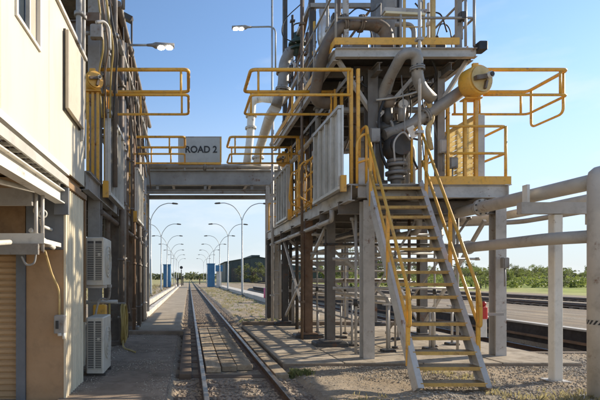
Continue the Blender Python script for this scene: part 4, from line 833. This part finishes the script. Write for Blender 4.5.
# ------------------------------------------------------------------ air conditioners
def aircon(x0, x1, y0, y1, z0, z1, label, bracket):
    t = thing('air_conditioner', label, 'air conditioner', (x0,y0,z0), 'air conditioner units')
    MB().cbox(x0,x1,y0,y1,z0,z1,.015).build('casing', BEIGE, t)
    nx_ = 2; ga, gb = x0+.03, x1-.035
    part(t, 'coil', GRILLE, lambda m: m.box(ga,gb,y0-.004,y0+.002,z0+.07,z1-.06)); s0 = None; n = int((z1-z0-.14)/.028)
    for k in range(n):
        if s0 is None: s0 = part(t, 'louvre', BEIGE, lambda m: m.box(ga,gb,y0-.012,y0-.005,z0+.075,z0+.084))
        else: inst(s0,(0,0,.028*k),t)
    part(t, 'mullion', BEIGE, lambda m: m.box((ga+gb)/2-.012,(ga+gb)/2+.012,y0-.016,y0-.0125,z0+.07,z1-.06)); part(t, 'handle', BEIGE, lambda m: m.box(gb-.06,gb-.02,y0-.02,y0-.0165,(z0+z1)/2+.08,(z0+z1)/2+.12))
    part(t, 'fan_guard', BEIGE, lambda m: m.cyl((x1+.001,y0+.34,(z0+z1)/2),(x1+.006,y0+.34,(z0+z1)/2),.26,24))
    for r_ in (.07,.13,.19,.25): part(t, 'guard_ring', BEIGE, lambda m: m.tube([(x1+.014,y0+.34+r_*math.cos(a),(z0+z1)/2+r_*math.sin(a)) for a in np.linspace(0,2*math.pi,21)],.005,5,False))
    for y in (y0+.06,y1-.12): part(t, 'foot' if not bracket else 'bracket', DARK if not bracket else PALE, lambda m: m.box(x0-(.2 if bracket else 0),x1+.02,y,y+.05,z0-.05,z0-.002))
    return t
aircon(-1.60,-1.33,7.0,7.66,.075,.945,'beige air conditioner standing on the ground by the building corner', False)
aircon(-1.62,-1.33,7.05,7.7,1.45,2.2,'beige air conditioner fixed to brackets above the other one', True)
tag(part(None,'air_conditioner_plinth',CONCD,lambda m: m.cbox(-1.66,-1.28,6.95,7.95,.01,.024,.003)),kind='structure')
tag(MB().tube(spline([(-1.36,7.75,1.5),(-1.42,7.95,1.2),(-1.6,8.0,1.15),(-1.7,7.95,.6)]),.02,7).build('refrigerant_pipe',PALE,org=(-1.36,7.75,1.5)),'pale refrigerant pipe looping between the two air conditioners','pipe')
for i, (x,y,mt) in enumerate(((-1.78,7.1,PALE),(-1.8,7.5,DARK),(-1.74,6.95,YELP))):
    tag(MB().cyl((x,y,0),(x,y,3.2),.03,8).build('wall_conduit',mt,org=(x,y,0)),['pale conduit on the wall behind the air conditioners','dark conduit on the wall behind the air conditioners','cream conduit beside the corrugated corner'][i],'conduit')

# ------------------------------------------------------------------ things along the track
lp = thing('street_lamp', 'galvanised double-arm street lamp', 'street lamp', (0,0,0), 'double-arm street lamps along the track')
MB().tube([(0,0,-.05),(0,0,.3),(0,0,3.2),(0,0,3.25),(0,0,6.6)],[.11,.1,.085,.06,.05],10).build('pole', POLE, lp)
for s in (-1,1):
    MB().tube(spline([(0,0,6.5),(s*.22,0,7.1),(s*.75,0,7.75),(s*1.4,0,8.02),(s*1.9,0,8.03)],6),.035,8).build('arm', POLE, lp); MB().tube([(s*1.85,0,8.03),(s*1.95,0,8.03),(s*2.3,0,8.0),(s*2.4,0,7.99)],[.04,.08,.07,.03],8).build('lamp_head', DARK, lp)
MB().box(-.2,.2,-.2,.2,-.05,.06).build('foot', CONCD, lp)
ordn = ['nearest','second','third','fourth','fifth','sixth','farthest']; first = True
for side, X, nm in ((1,4.62,'right'),(-1,-3.3,'left')):
    for i, Y in enumerate((39,54,69,86,104,125,150)):
        o = lp if first else copy_tree(lp); first = False
        o.location = (X+.25*(i/6)*side, Y, 0); o.rotation_euler = (R(random.uniform(-.5,.5)), R(random.uniform(-.6,.6)), R(random.uniform(-6,6))); o['label'] = f'{ordn[i]} double-arm street lamp in the row {nm} of the track'
def booth(x, y, w, h, d, label):
    t = thing('blue_booth', label, 'booth', (x,y,0)); MB().box(x-w/2,x+w/2,y,y+d,.05,h).build('body', BLUE, t)
    for k in range(4): MB().box(x-w/2+.05+k*w/4,x-w/2+w/4-.02+k*w/4,y-.05,y-.003,.1,h-.1).build('panel', BLUE, t)
    MB().box(x-w/2-.08,x+w/2+.08,y-.1,y+d+.1,h+.003,h+.12).build('roof', BLUE, t)
booth(-3.65,74,1.15,3.7,2.2,'tall blue booth left of the track in the distance'); booth(3.75,76,1.2,3.9,2.4,'tall blue booth right of the track in the distance')
wbx = thing('equipment_cabinet','pale cabinet with blue roof just right of the distant blue booth','cabinet',(4.9,72,0)); MB().box(4.45,5.2,72,73,0,2.6).build('body',PALEC,wbx); MB().box(4.3,5.4,71.9,73.2,2.61,3.6).build('hood',BLUE,wbx)
sgn = thing('rail_signal','black round-headed rail signal beside the distant track','signal',(-1.5,88,0)); MB().cyl((-1.5,88,0),(-1.5,88,3.2),.09,8).build('post',BLACK,sgn); MB().cyl((-1.5,87.8,3.6),(-1.5,87.95,3.6),.3,18).build('target_board',BLACK,sgn)
dr = thing('pink_drum','small pink drum beside the far end of the gantry','drum',(5.0,28.5,0)); MB().tube([(5.05,28.5,.28),(5.05,28.5,.3),(5.05,28.5,.9),(5.05,28.5,.93)],[.28,.32,.32,.26],16).build('shell',PINK,dr); MB().cyl((5.05,28.5,.935),(5.05,28.5,.97),.2,14).build('lid',RED,dr)
for i,(x,y,h,mt) in enumerate(((-2.0,80,1.6,DARK),(-1.3,95,1.9,DARK),(2.6,110,1.5,BROWN))):
    t = thing('marker_post',['dark marker post left of the far track','dark marker post near the rail signal','brown marker post right of the far track'][i],'post',(x,y,0)); MB().box(x-.12,x+.12,y-.1,y+.1,0,h).build('post',mt,t); MB().box(x-.2,x+.2,y-.14,y-.105,h-.5,h-.05).build('plate',mt,t)

# shed beyond the track
sd = thing('industrial_shed','large dark green sheet metal shed beyond the sidings','shed',(24,165,0))
part(sd,'wall',SHED,lambda m: m.add([(13,160,0),(34,160,0),(34,160,7.2),(24,160,9.0),(13,160,7.2),(13,195,0),(34,195,0),(34,195,7.2),(24,195,9.0),(13,195,7.2)],[(0,1,2,3,4),(9,8,7,6,5),(0,4,9,5),(1,6,7,2)]))
part(sd,'roof',SHED,lambda m: m.add([(12.6,159.6,7.15),(24,159.6,9.1),(34.4,159.6,7.15),(12.6,195.4,7.15),(24,195.4,9.1),(34.4,195.4,7.15),(12.6,159.6,7.35),(24,159.6,9.3),(34.4,159.6,7.35),(12.6,195.4,7.35),(24,195.4,9.3),(34.4,195.4,7.35)],[(0,1,7,6),(1,2,8,7),(6,7,10,9),(7,8,11,10),(0,6,9,3),(2,5,11,8),(0,3,4,1),(1,4,5,2)]))
part(sd,'ridge_vent',SHED,lambda m: m.box(22.5,25.5,162,193,9.1,9.8))
part(sd,'door',DARK,lambda m: m.box(15,20,159.85,159.98,0,5.2)); part(sd,'door',DARK,lambda m: m.box(22,28,159.85,159.98,0,5.2))
for k in range(10): part(sd,'sheet_rib',SHED,lambda m: m.box(13.5+2*k,13.7+2*k,159.8,159.99,5.3,7.1))
part(sd,'lean_to',SHED,lambda m: m.add([(34,162,0),(48,162,0),(48,162,5.0),(34,162,6.6),(34,190,0),(48,190,0),(48,190,5.0),(34,190,6.6)],[(0,1,2,3),(7,6,5,4),(1,5,6,2),(3,2,6,7)]))

# ------------------------------------------------------------------ trees
def make_tree(kind, seed, nclump, leaves, ls):
    rn = random.Random(seed); t = thing('tree','x','tree',(0,0,0),'x'); m = MB(); H_ = 1.0
    lean = rn.uniform(-.06,.06); tk = [(0,0,-.02),(lean*.4,0,.2),(lean,.02,.42),(lean*1.2,.0,.7)]
    m.tube(spline(tk,4),[.035-.026*i/12 for i in range(13)],7); cl = []
    for k in range(nclump):
        a = rn.uniform(0,6.28); zz = rn.uniform(.14,.97); rr = (.42*math.sin(math.pi*min(1,max(.12,(zz-.12)/.95)))+.06)*rn.uniform(.5,1.05)
        c = Vector((rr*math.cos(a)+lean, rr*math.sin(a), zz)); cl.append((c, rn.uniform(.075,.15)))
        if k % 2 == 0: m.tube([(lean, 0, max(.18, zz*.55-.02)), (c.x*.5+lean*.5, c.y*.5, zz*.8), tuple(c)],[.014,.009,.004],5)
    m.build('trunk', BARK, t); V = []; Fc = []
    for c, r in cl:
        for q in range(leaves):
            d = Vector((rn.gauss(0,1),rn.gauss(0,1),rn.gauss(0,.75))); d = d.normalized()*r*rn.random()**.45; p = c+d; u = Vector((rn.gauss(0,1),rn.gauss(0,1),rn.gauss(0,.6))).normalized(); w = u.cross(Vector((rn.gauss(0,1),rn.gauss(0,1),rn.gauss(0,1)))).normalized(); s = ls*rn.uniform(.6,1.3)
            k = len(V); V += [tuple(p-u*s), tuple(p+w*s*.55), tuple(p+u*s), tuple(p-w*s*.55)]; Fc += [(k,k+1,k+2,k+3)]
    mm = MB(); mm.add(V, Fc); mm.build('crown', LEAF[kind], t); return t
protos = [make_tree(i%3, 100+i, (26,14,30,12,22,9)[i], (75,80,60,70,75,90)[i], (.027,.022,.03,.022,.027,.02)[i]) for i in range(6)]; used = [False]*6
TL = [('olive green tree standing in the far pasture','pasture trees'),('grey green tree standing in the far pasture','grey pasture trees'),('bright green tree standing in the far pasture','bright pasture trees')]
rt = random.Random(5)
def put_tree(i, x, y, h, wd, label=None, group=None):
    o = copy_tree(protos[i]) if used[i] else protos[i]; used[i] = True; o.location = (x,y,-.1); o.scale = (h*wd,h*wd,h); o.rotation_euler.z = rt.uniform(0,6.28)
    o['label'] = label or TL[i%3][0]; o['group'] = group or TL[i%3][1]
    if not label: pass
    return o
o = put_tree(0, 19.6, 140, 6.6, 1.5, 'rounded green tree in front of the dark shed', 'shed trees'); put_tree(4, 16.6, 142, 4.8, 1.2, 'smaller tree left of the rounded one before the dark shed', 'shed trees')
KN = ['olive','grey green','bright green']
for k in range(150):
    y = rt.uniform(62, 290)**1.0; px = rt.uniform(300, 640); x = (px-CX)*y/F
    if x < 36: continue
    h = rt.uniform(1.4, 4.2) if y < 130 else 2.2+rt.random()**2.2*9.0; i = rt.randrange(6)
    wh = 'seen behind the stairs' if px < 440 else 'seen between stairs and right column' if px < 492 else 'seen between right column and white post' if px < 550 else 'seen right of the white post'
    lb = f"{'small' if h < 3.2 else 'tall' if h > 5 else 'middling'} {KN[i%3]} {'bush' if h < 3.2 else 'tree'} in the {'nearer' if y < 130 else 'farther'} pasture {wh}"
    put_tree(i, x, y, h, rt.uniform(.6,1.6), lb, 'pasture trees '+wh)
for k in range(14):
    y = rt.uniform(120, 260); x = rt.uniform(-40, -8)-y*.05; h = rt.uniform(2.0,4.2); put_tree(rt.randrange(6), x, y, h, rt.uniform(1.1,1.7), f"{'low' if h < 3 else 'taller'} scrubby tree in the {'nearer' if y < 190 else 'farther'} scrub left of the track", 'scrub trees on the left')
# wood on the horizon: one mass
def woods(name, n, reg, hmin, hmax, mat, label, ls=1.0):
    V = []; Fc = []
    for i in range(n):
        x, y = reg(); h = random.uniform(hmin, hmax)*(1+.35*mnoise.noise(Vector((x*.02,y*.02,4)))); w = h*random.uniform(.4,.7)
        for q in range(42):
            p = Vector((x+random.gauss(0,.45)*w, y+random.gauss(0,.45)*w, h*(.12+.85*random.random()**.8))); u = Vector((random.gauss(0,1),random.gauss(0,1),random.gauss(0,.6))).normalized(); w2 = u.cross(Vector((random.gauss(0,1),random.gauss(0,1),random.gauss(0,1)))).normalized(); s = ls*random.uniform(.5,1.2)
            k = len(V); V += [tuple(p-u*s), tuple(p+w2*s*.6), tuple(p+u*s), tuple(p-w2*s*.6)]; Fc.append((k,k+1,k+2,k+3))
    me = bpy.data.meshes.new(name); me.from_pydata(V,[],Fc); me.materials.append(mat); o = bpy.data.objects.new(name, me); COL.objects.link(o); return tag(o, label, 'wood', kind='stuff')
def gap_xy():
    while True:
        x, y = random.uniform(40,520), random.uniform(300,460)
        if mnoise.noise(Vector((x*.035, y*.02, 8))) > random.uniform(-.45,.35): return x, y
woods('distant_wood', 420, gap_xy, 2.5, 10.5, LEAF[0], 'dark belt of distant bush along the right horizon', 1.3)
woods('horizon_scrub', 420, lambda: (random.uniform(-340,60), random.uniform(340,460)), 3, 6.5, LEAF[1], 'low grey green scrub along the horizon behind the lamps', 1.2)
woods('pasture_shrubs', 800, lambda: (lambda y: ((random.uniform(330,640)-CX)*y/F, y))(random.uniform(62,200)), .5, 2.1, LEAF[2], 'low shrubs dotted over the green pasture', .24)

# ------------------------------------------------------------------ more pipework, trays and boxes on the right gantry
CL = [(3.35,12.0,3.3,5.8,.08,STEEL,'grey riser behind the yellow deck gate'),(3.6,12.6,3.3,6.9,.06,DARK,'dark riser behind the far panel'),(3.25,13.2,3.3,7.6,.07,BROWN,'brown riser left of the far panel'),(3.9,13.6,3.3,8.3,.09,STEEL,'thick grey riser in the middle of the gantry'),(4.3,10.2,3.3,5.7,.07,DARK,'dark riser behind the round valve'),(4.6,9.5,3.3,5.7,.05,PALE,'pale riser right of the round valve'),(4.75,9.9,3.3,5.7,.08,STEEL,'grey riser behind the hanging hose'),(3.3,10.4,3.3,5.8,.06,BROWN,'brown riser behind the nearest folded gangway'),(3.45,15.3,.1,8.8,.06,DARK,'dark riser at the far end of the right gantry'),(3.2,15.9,.1,6.4,.05,STEEL,'slim grey riser next to the bridge'),(3.45,9.4,3.3,5.7,.05,RUSTY,'rust brown riser left of the standpipe')]
for x,y,z0,z1,r,mt,lb in CL:
    t = thing('riser', lb, 'pipe', (x,y,z0)); MB().cyl((x,y,z0),(x,y,z1),r,10).build('tube', mt, t)
    for z in np.arange(z0+.5, z1, .95): MB().cyl((x,y,z),(x,y,z+.05),r*1.55,10).build('collar', mt, t)
for i,(x,z,w,lb) in enumerate(((3.2,5.42,.3,'cable tray hung under the upper deck on the track side'),(4.55,5.38,.34,'cable tray hung under the upper deck near the drum'))):
    t = thing('cable_tray', lb, 'cable tray', (x,8.7,z))
    for dx in (-w/2,w/2): MB().beam((x+dx,8.7,z),(x+dx,14.3,z),.015,.08).build('side_rail', STEEL, t)
    r0 = None
    for k in range(18):
        if r0 is None: r0 = MB().beam((x-w/2,8.75,z-.02),(x+w/2,8.75,z-.02),.03,.02).build('rung', STEEL, t)
        else: inst(r0,(0,.31*k,0),t)
    for k in range(4): MB().tube([(x-w/2+.06+.06*k,8.6+.03*k,z+.0),(x-w/2+.05+.06*k,10,z+.01),(x-w/2+.07+.06*k,12,z),(x-w/2+.06+.06*k,14.4,z)],.017,6).build('cable', [BLACK,CABLE,BLACK,BROWN][k], t)
for i,(x,y,z,w,h,mt,lb) in enumerate(((3.62,8.83,4.2,.2,.28,STEEL,'grey junction box on the column left of the valve'),(4.98,8.86,4.0,.18,.26,PALE,'pale junction box on the column right of the valve'),(4.95,8.5,3.62,.16,.2,STEEL,'small grey box on the deck rail under the big drum'),(5.16,8.55,6.42,.12,.16,DARK,'small dark box on the upper deck rail'),(3.15,11.15,4.4,.22,.3,PALE,'pale junction box deep inside the gantry'),(6.0,8.6,1.75,.12,.2,STEEL,'small grey box on the right column'))):
    t = thing('junction_box', lb, 'box', (x,y,z)); MB().cbox(x-w/2,x+w/2,y-.1,y+.0,z,z+h,.012).build('housing', mt, t); MB().cbox(x-w/2+.015,x+w/2-.015,y-.115,y-.102,z+.015,z+h-.015,.006).build('lid', mt, t); MB().cyl((x,y-.05,z),(x,y-.05,z-.35),.014,7).build('conduit', CABLE, t)
rc = random.Random(11)
places = ['above the round valve','left of the standpipe','under the swan neck','beside the hanging hose','behind the left upper column','near the drum','behind the grey inclined pipe','at the left under-deck corner','beside the cable tray','right of the standpipe','behind the stair head','near the right upper column']
for i in range(12):
    x = rc.uniform(3.1,5.1); y = rc.uniform(8.7,10.2); z = 5.5; x2 = x+rc.uniform(-.7,.7); z2 = rc.uniform(3.9,5.2)
    o = tag(MB().tube(spline([(x,y,z),(x+.05,y-.03,(z+z2)/2-.25),((x+x2)/2,y,z2-.3),(x2,y+.1,z2)]), rc.choice((.012,.016,.02)), 7).build('cable', [BLACK,CABLE,DARK,BROWN][i%4], org=(x,y,z)), f'{["black","grey","dark","brown"][i%4]} cable hanging under the upper deck '+places[i], 'cable', 'cables under the upper deck')
for i,(y,z,lb) in enumerate(((9.35,5.05,'crosswise grey pipe under the upper deck, nearest'),(10.6,4.7,'crosswise grey pipe under the upper deck, middle'),(12.6,5.1,'crosswise grey pipe under the upper deck, farthest'))):
    pipe('cross_pipe', [(3.05,y,z),(5.25,y,z),(5.25,y,3.4)], .06+.02*(i==1), [STEEL,DUSTY,STEEL][i], lb, [((4.2,y,z),(1,0,0))], bend=.2)
for i,(x,y0_,y1_,z,r,mt,lb) in enumerate(((3.05,9.5,16.8,5.0,.06,DUSTY,'beige pipe along the track side of the gantry above the panels'),(3.2,10.2,16.8,4.5,.05,DARK,'dark pipe along the track side behind the panels'),(3.1,10.5,17,6.6,.07,STEEL,'grey pipe along the gantry above the upper deck'))):
    pipe('long_pipe', [(x,y0_,z-.8),(x,y0_,z),(x,y1_,z)], r, mt, lb, [((x,y0_+1.4,z),(0,1,0)),((x,y0_+4,z),(0,1,0))], bend=.15)

# slim service lines and braces behind the stairs
SL = [((2.98,9.2,1.95),(5.9,9.2,1.95),PALE,'slim pale rail across the slab behind the front column, upper'),((3.0,9.25,1.35),(5.9,9.25,1.35),PALE,'slim pale rail across the slab behind the front column, lower'),((3.2,12.2,1.75),(6.2,12.2,1.75),DUSTY,'slim beige line crossing behind the stairs at chest height'),((3.2,12.4,1.45),(6.2,12.4,1.45),STEEL,'slim grey line crossing behind the stairs below the beige one'),((3.2,13.0,.95),(6.2,13.0,.95),DUSTY,'slim beige line crossing low behind the stairs'),((3.0,9.9,2.3),(6.4,9.9,2.3),DARK,'slim dark line crossing just under the deck'),((3.3,9.1,2.75),(4.4,10.9,.15),PALE,'slim pale strut leaning behind the stairs'),((4.6,9.1,2.75),(4.0,11.2,.15),PALE,'slim pale strut leaning the other way behind the stairs'),((3.2,10.2,2.7),(3.9,12.5,.12),PALE,'slim pale strut between the second and third columns'),((5.6,9.0,2.75),(5.1,11.6,.15),STEEL,'slim grey strut behind the right stair rail')]
for a_, b_, mt, lb in SL:
    t = thing('service_line', lb, 'pipe', a_); MB().cyl(a_, b_, .024, 8).build('tube', mt, t)
    for e in (a_, b_): MB().cyl(Vector(e)-Vector((0,0,.03)), Vector(e)+Vector((0,0,.03)), .045, 8).build('end_fitting', mt, t)
VL = [(3.85,9.7,2.9),(4.4,9.6,2.9),(4.9,10.0,2.9),(5.35,9.8,2.9),(3.5,12.3,2.9),(4.2,12.1,2.9),(5.0,12.5,2.9)]
VN = ['left of the stair middle','behind the stair middle','behind the right stringer','behind the right stair rail','far back left of the stairs','far back behind the stairs','far back behind the right stair rail']
for i,(x,y,z) in enumerate(VL):
    t = thing('drop_pipe', 'slim vertical drop pipe '+VN[i], 'pipe', (x,y,.06)); MB().cyl((x,y,.06),(x,y,z),.022,8).build('tube', [PALE,STEEL,DUSTY][i%3], t); MB().cyl((x,y,.06),(x,y,.1),.07,10).build('foot', DARK, t); MB().cyl((x,y,1.2),(x,y,1.32),.04,8).build('coupling', DARK, t)

# fittings crowding the upper deck
UF = [(2.95,9.6,UZ,8.6,.03,STEEL,'slim grey mast at the upper deck corner over the track'),(3.3,9.9,UZ,8.3,.045,BROWN,'brown vent pipe beside the curved brown pipe'),(3.55,10.8,UZ,9.2,.03,DARK,'thin dark mast behind the curved brown pipe'),(4.05,9.6,UZ,7.4,.06,STEEL,'short grey vent pipe behind the strip light'),(4.75,10.2,UZ,8.4,.04,DARK,'dark mast right of the strip light'),(5.0,9.4,UZ,7.3,.03,PALE,'short pale mast near the right upper rail'),(3.1,12.4,UZ,9.6,.04,BROWN,'brown mast far along the upper deck'),(3.4,13.4,UZ,9.9,.035,DARK,'thin dark mast far along the upper deck'),(2.95,10.6,UZ,7.6,.03,YEL,'yellow upright on the track side of the upper deck')]
for x,y,z0,z1,r,mt,lb in UF:
    t = thing('mast', lb, 'pipe', (x,y,z0)); MB().cyl((x,y,z0),(x,y,z1),r,8).build('tube', mt, t); MB().cyl((x,y,z0),(x,y,z0+.03),r*2.4,10).build('foot', mt, t); MB().cyl((x,y,z0+.9),(x,y,z0+.98),r*1.6,8).build('coupling', mt, t)
ldr = thing('upper_ladder', 'grey caged ladder rising from the upper deck', 'ladder', (4.5,9.3,UZ))
for dx in (0,.4): MB().beam((4.45+dx,9.3,UZ),(4.45+dx,9.3,9.0),.05,.03).build('stile', YELP, ldr)
r0 = None
for k in range(10):
    if r0 is None: r0 = MB().cyl((4.45,9.3,UZ+.25),(4.85,9.3,UZ+.25),.014,8).build('rung', YELP, ldr)
    else: inst(r0,(0,0,.29*k),ldr)
for k in range(3): MB().tube([(4.65+.35*math.cos(a),9.3-.02+.42*math.sin(a)*-1,7.6+.5*k) for a in np.linspace(0,math.pi,13)],.014,6).build('hoop', STEEL, ldr)
UB = [(3.45,9.2,UZ+.02,.35,.3,.4,STEEL,'grey control box on the upper deck under the brown pipe'),(4.95,9.0,UZ+.02,.25,.25,.35,DARK,'dark box on the upper deck near the right rail'),(3.25,10.2,UZ+.9,.2,.2,.3,DARK,'dark actuator beside the brown pipe'),(3.15,12.2,6.9,.25,.2,.3,STEEL,'grey box on the far tower post')]
for x,y,z,a_,b_,c_,mt,lb in UB:
    t = thing('control_box', lb, 'box', (x,y,z)); MB().cbox(x-a_/2,x+a_/2,y-b_/2,y+b_/2,z,z+c_,.015).build('housing', mt, t); MB().cyl((x,y,z+c_),(x,y,z+c_+.1),.04,8).build('gland', mt, t); MB().tube(spline([(x,y,z+c_+.1),(x+.1,y,z+c_+.35),(x+.3,y+.05,z+c_+.25),(x+.35,y+.05,z)]),.012,6).build('lead', BLACK, t)
for i,(p,q,d,lb) in enumerate((((3.0,9.0,8.2),(4.0,8.9,7.9),.3,'black cable slung between the upper masts, left'),((4.0,8.9,8.0),(5.1,8.8,7.6),.35,'black cable slung between the upper masts, right'),((3.0,11.2,7.9),(3.05,14.2,8.4),.4,'black cable slung along the far tower posts'))): sag(p,q,d,.013,BLACK,lb)
pipe('upper_cross_pipe', [(3.1,10.0,6.2),(3.1,10.0,7.2),(5.0,10.0,7.2),(5.0,10.0,UZ)], .05, STEEL, 'slim grey pipe arching across the upper deck', [((4.0,10.0,7.2),(1,0,0))], bend=.2)
pipe('rear_deck_pipe', [(3.2,11.6,UZ),(3.2,11.6,6.7),(5.2,11.6,6.7)], .08, BROWN, 'brown pipe crossing the back of the upper deck', [((4.3,11.6,6.7),(1,0,0))], bend=.25)
# more lines in the open side of the lower deck
for i,(x,y,lb) in enumerate(((3.3,8.9,'pale drop pipe beside the second stair column'),(5.55,9.3,'pale drop pipe behind the right stair rail top'),(3.6,14.0,'pale drop pipe at the kerb, left'),(4.4,14.0,'pale drop pipe at the kerb, middle'),(5.2,14.0,'pale drop pipe at the kerb, right'))):
    t = thing('drop_pipe', lb, 'pipe', (x,y,.06)); MB().cyl((x,y,.06),(x,y,2.85),.028,8).build('tube', [PALE,DUSTY][i%2], t); MB().cyl((x,y,1.0),(x,y,1.14),.05,8).build('coupling', DARK, t)
for i,(y,z,lb) in enumerate(((10.8,2.6,'slim beige cross line under the deck, highest'),(10.9,2.15,'slim beige cross line under the deck, second'),(15.4,1.0,'slim beige cross line at the back, lowest'),(15.6,1.8,'slim beige cross line at the back, upper'))):
    t = thing('service_line', lb, 'pipe', (2.95,y,z)); MB().cyl((2.95,y,z),(6.1,y,z),.03,8).build('tube', DUSTY, t); MB().cyl((4.3,y,z),(4.4,y,z),.055,8).build('coupling', DARK, t)

eq = thing('meter_assembly', 'dark flow meter with round heads between gooseneck and valve', 'meter', (3.95,9.0,4.4))
MB().cyl((3.7,9.0,4.55),(4.35,9.0,4.6),.12,16).build('body', DARK, eq); MB().cyl((3.95,8.95,4.6),(3.95,8.95,5.0),.09,14).build('neck', DARK, eq); MB().ball((3.95,8.93,5.05),.15,12).build('head', DKB, eq)
for x in (3.72,4.0,4.3): MB().cyl((x-.02,9.0,4.55),(x+.02,9.0,4.56),.18,16).build('flange', STEEL, eq)
MB().cyl((4.2,8.9,4.65),(4.2,8.86,4.95),.07,12).build('gauge', STEEL, eq); MB().cyl((4.2,8.80,4.97),(4.2,8.86,4.97),.09,16).build('dial', WHITE, eq)
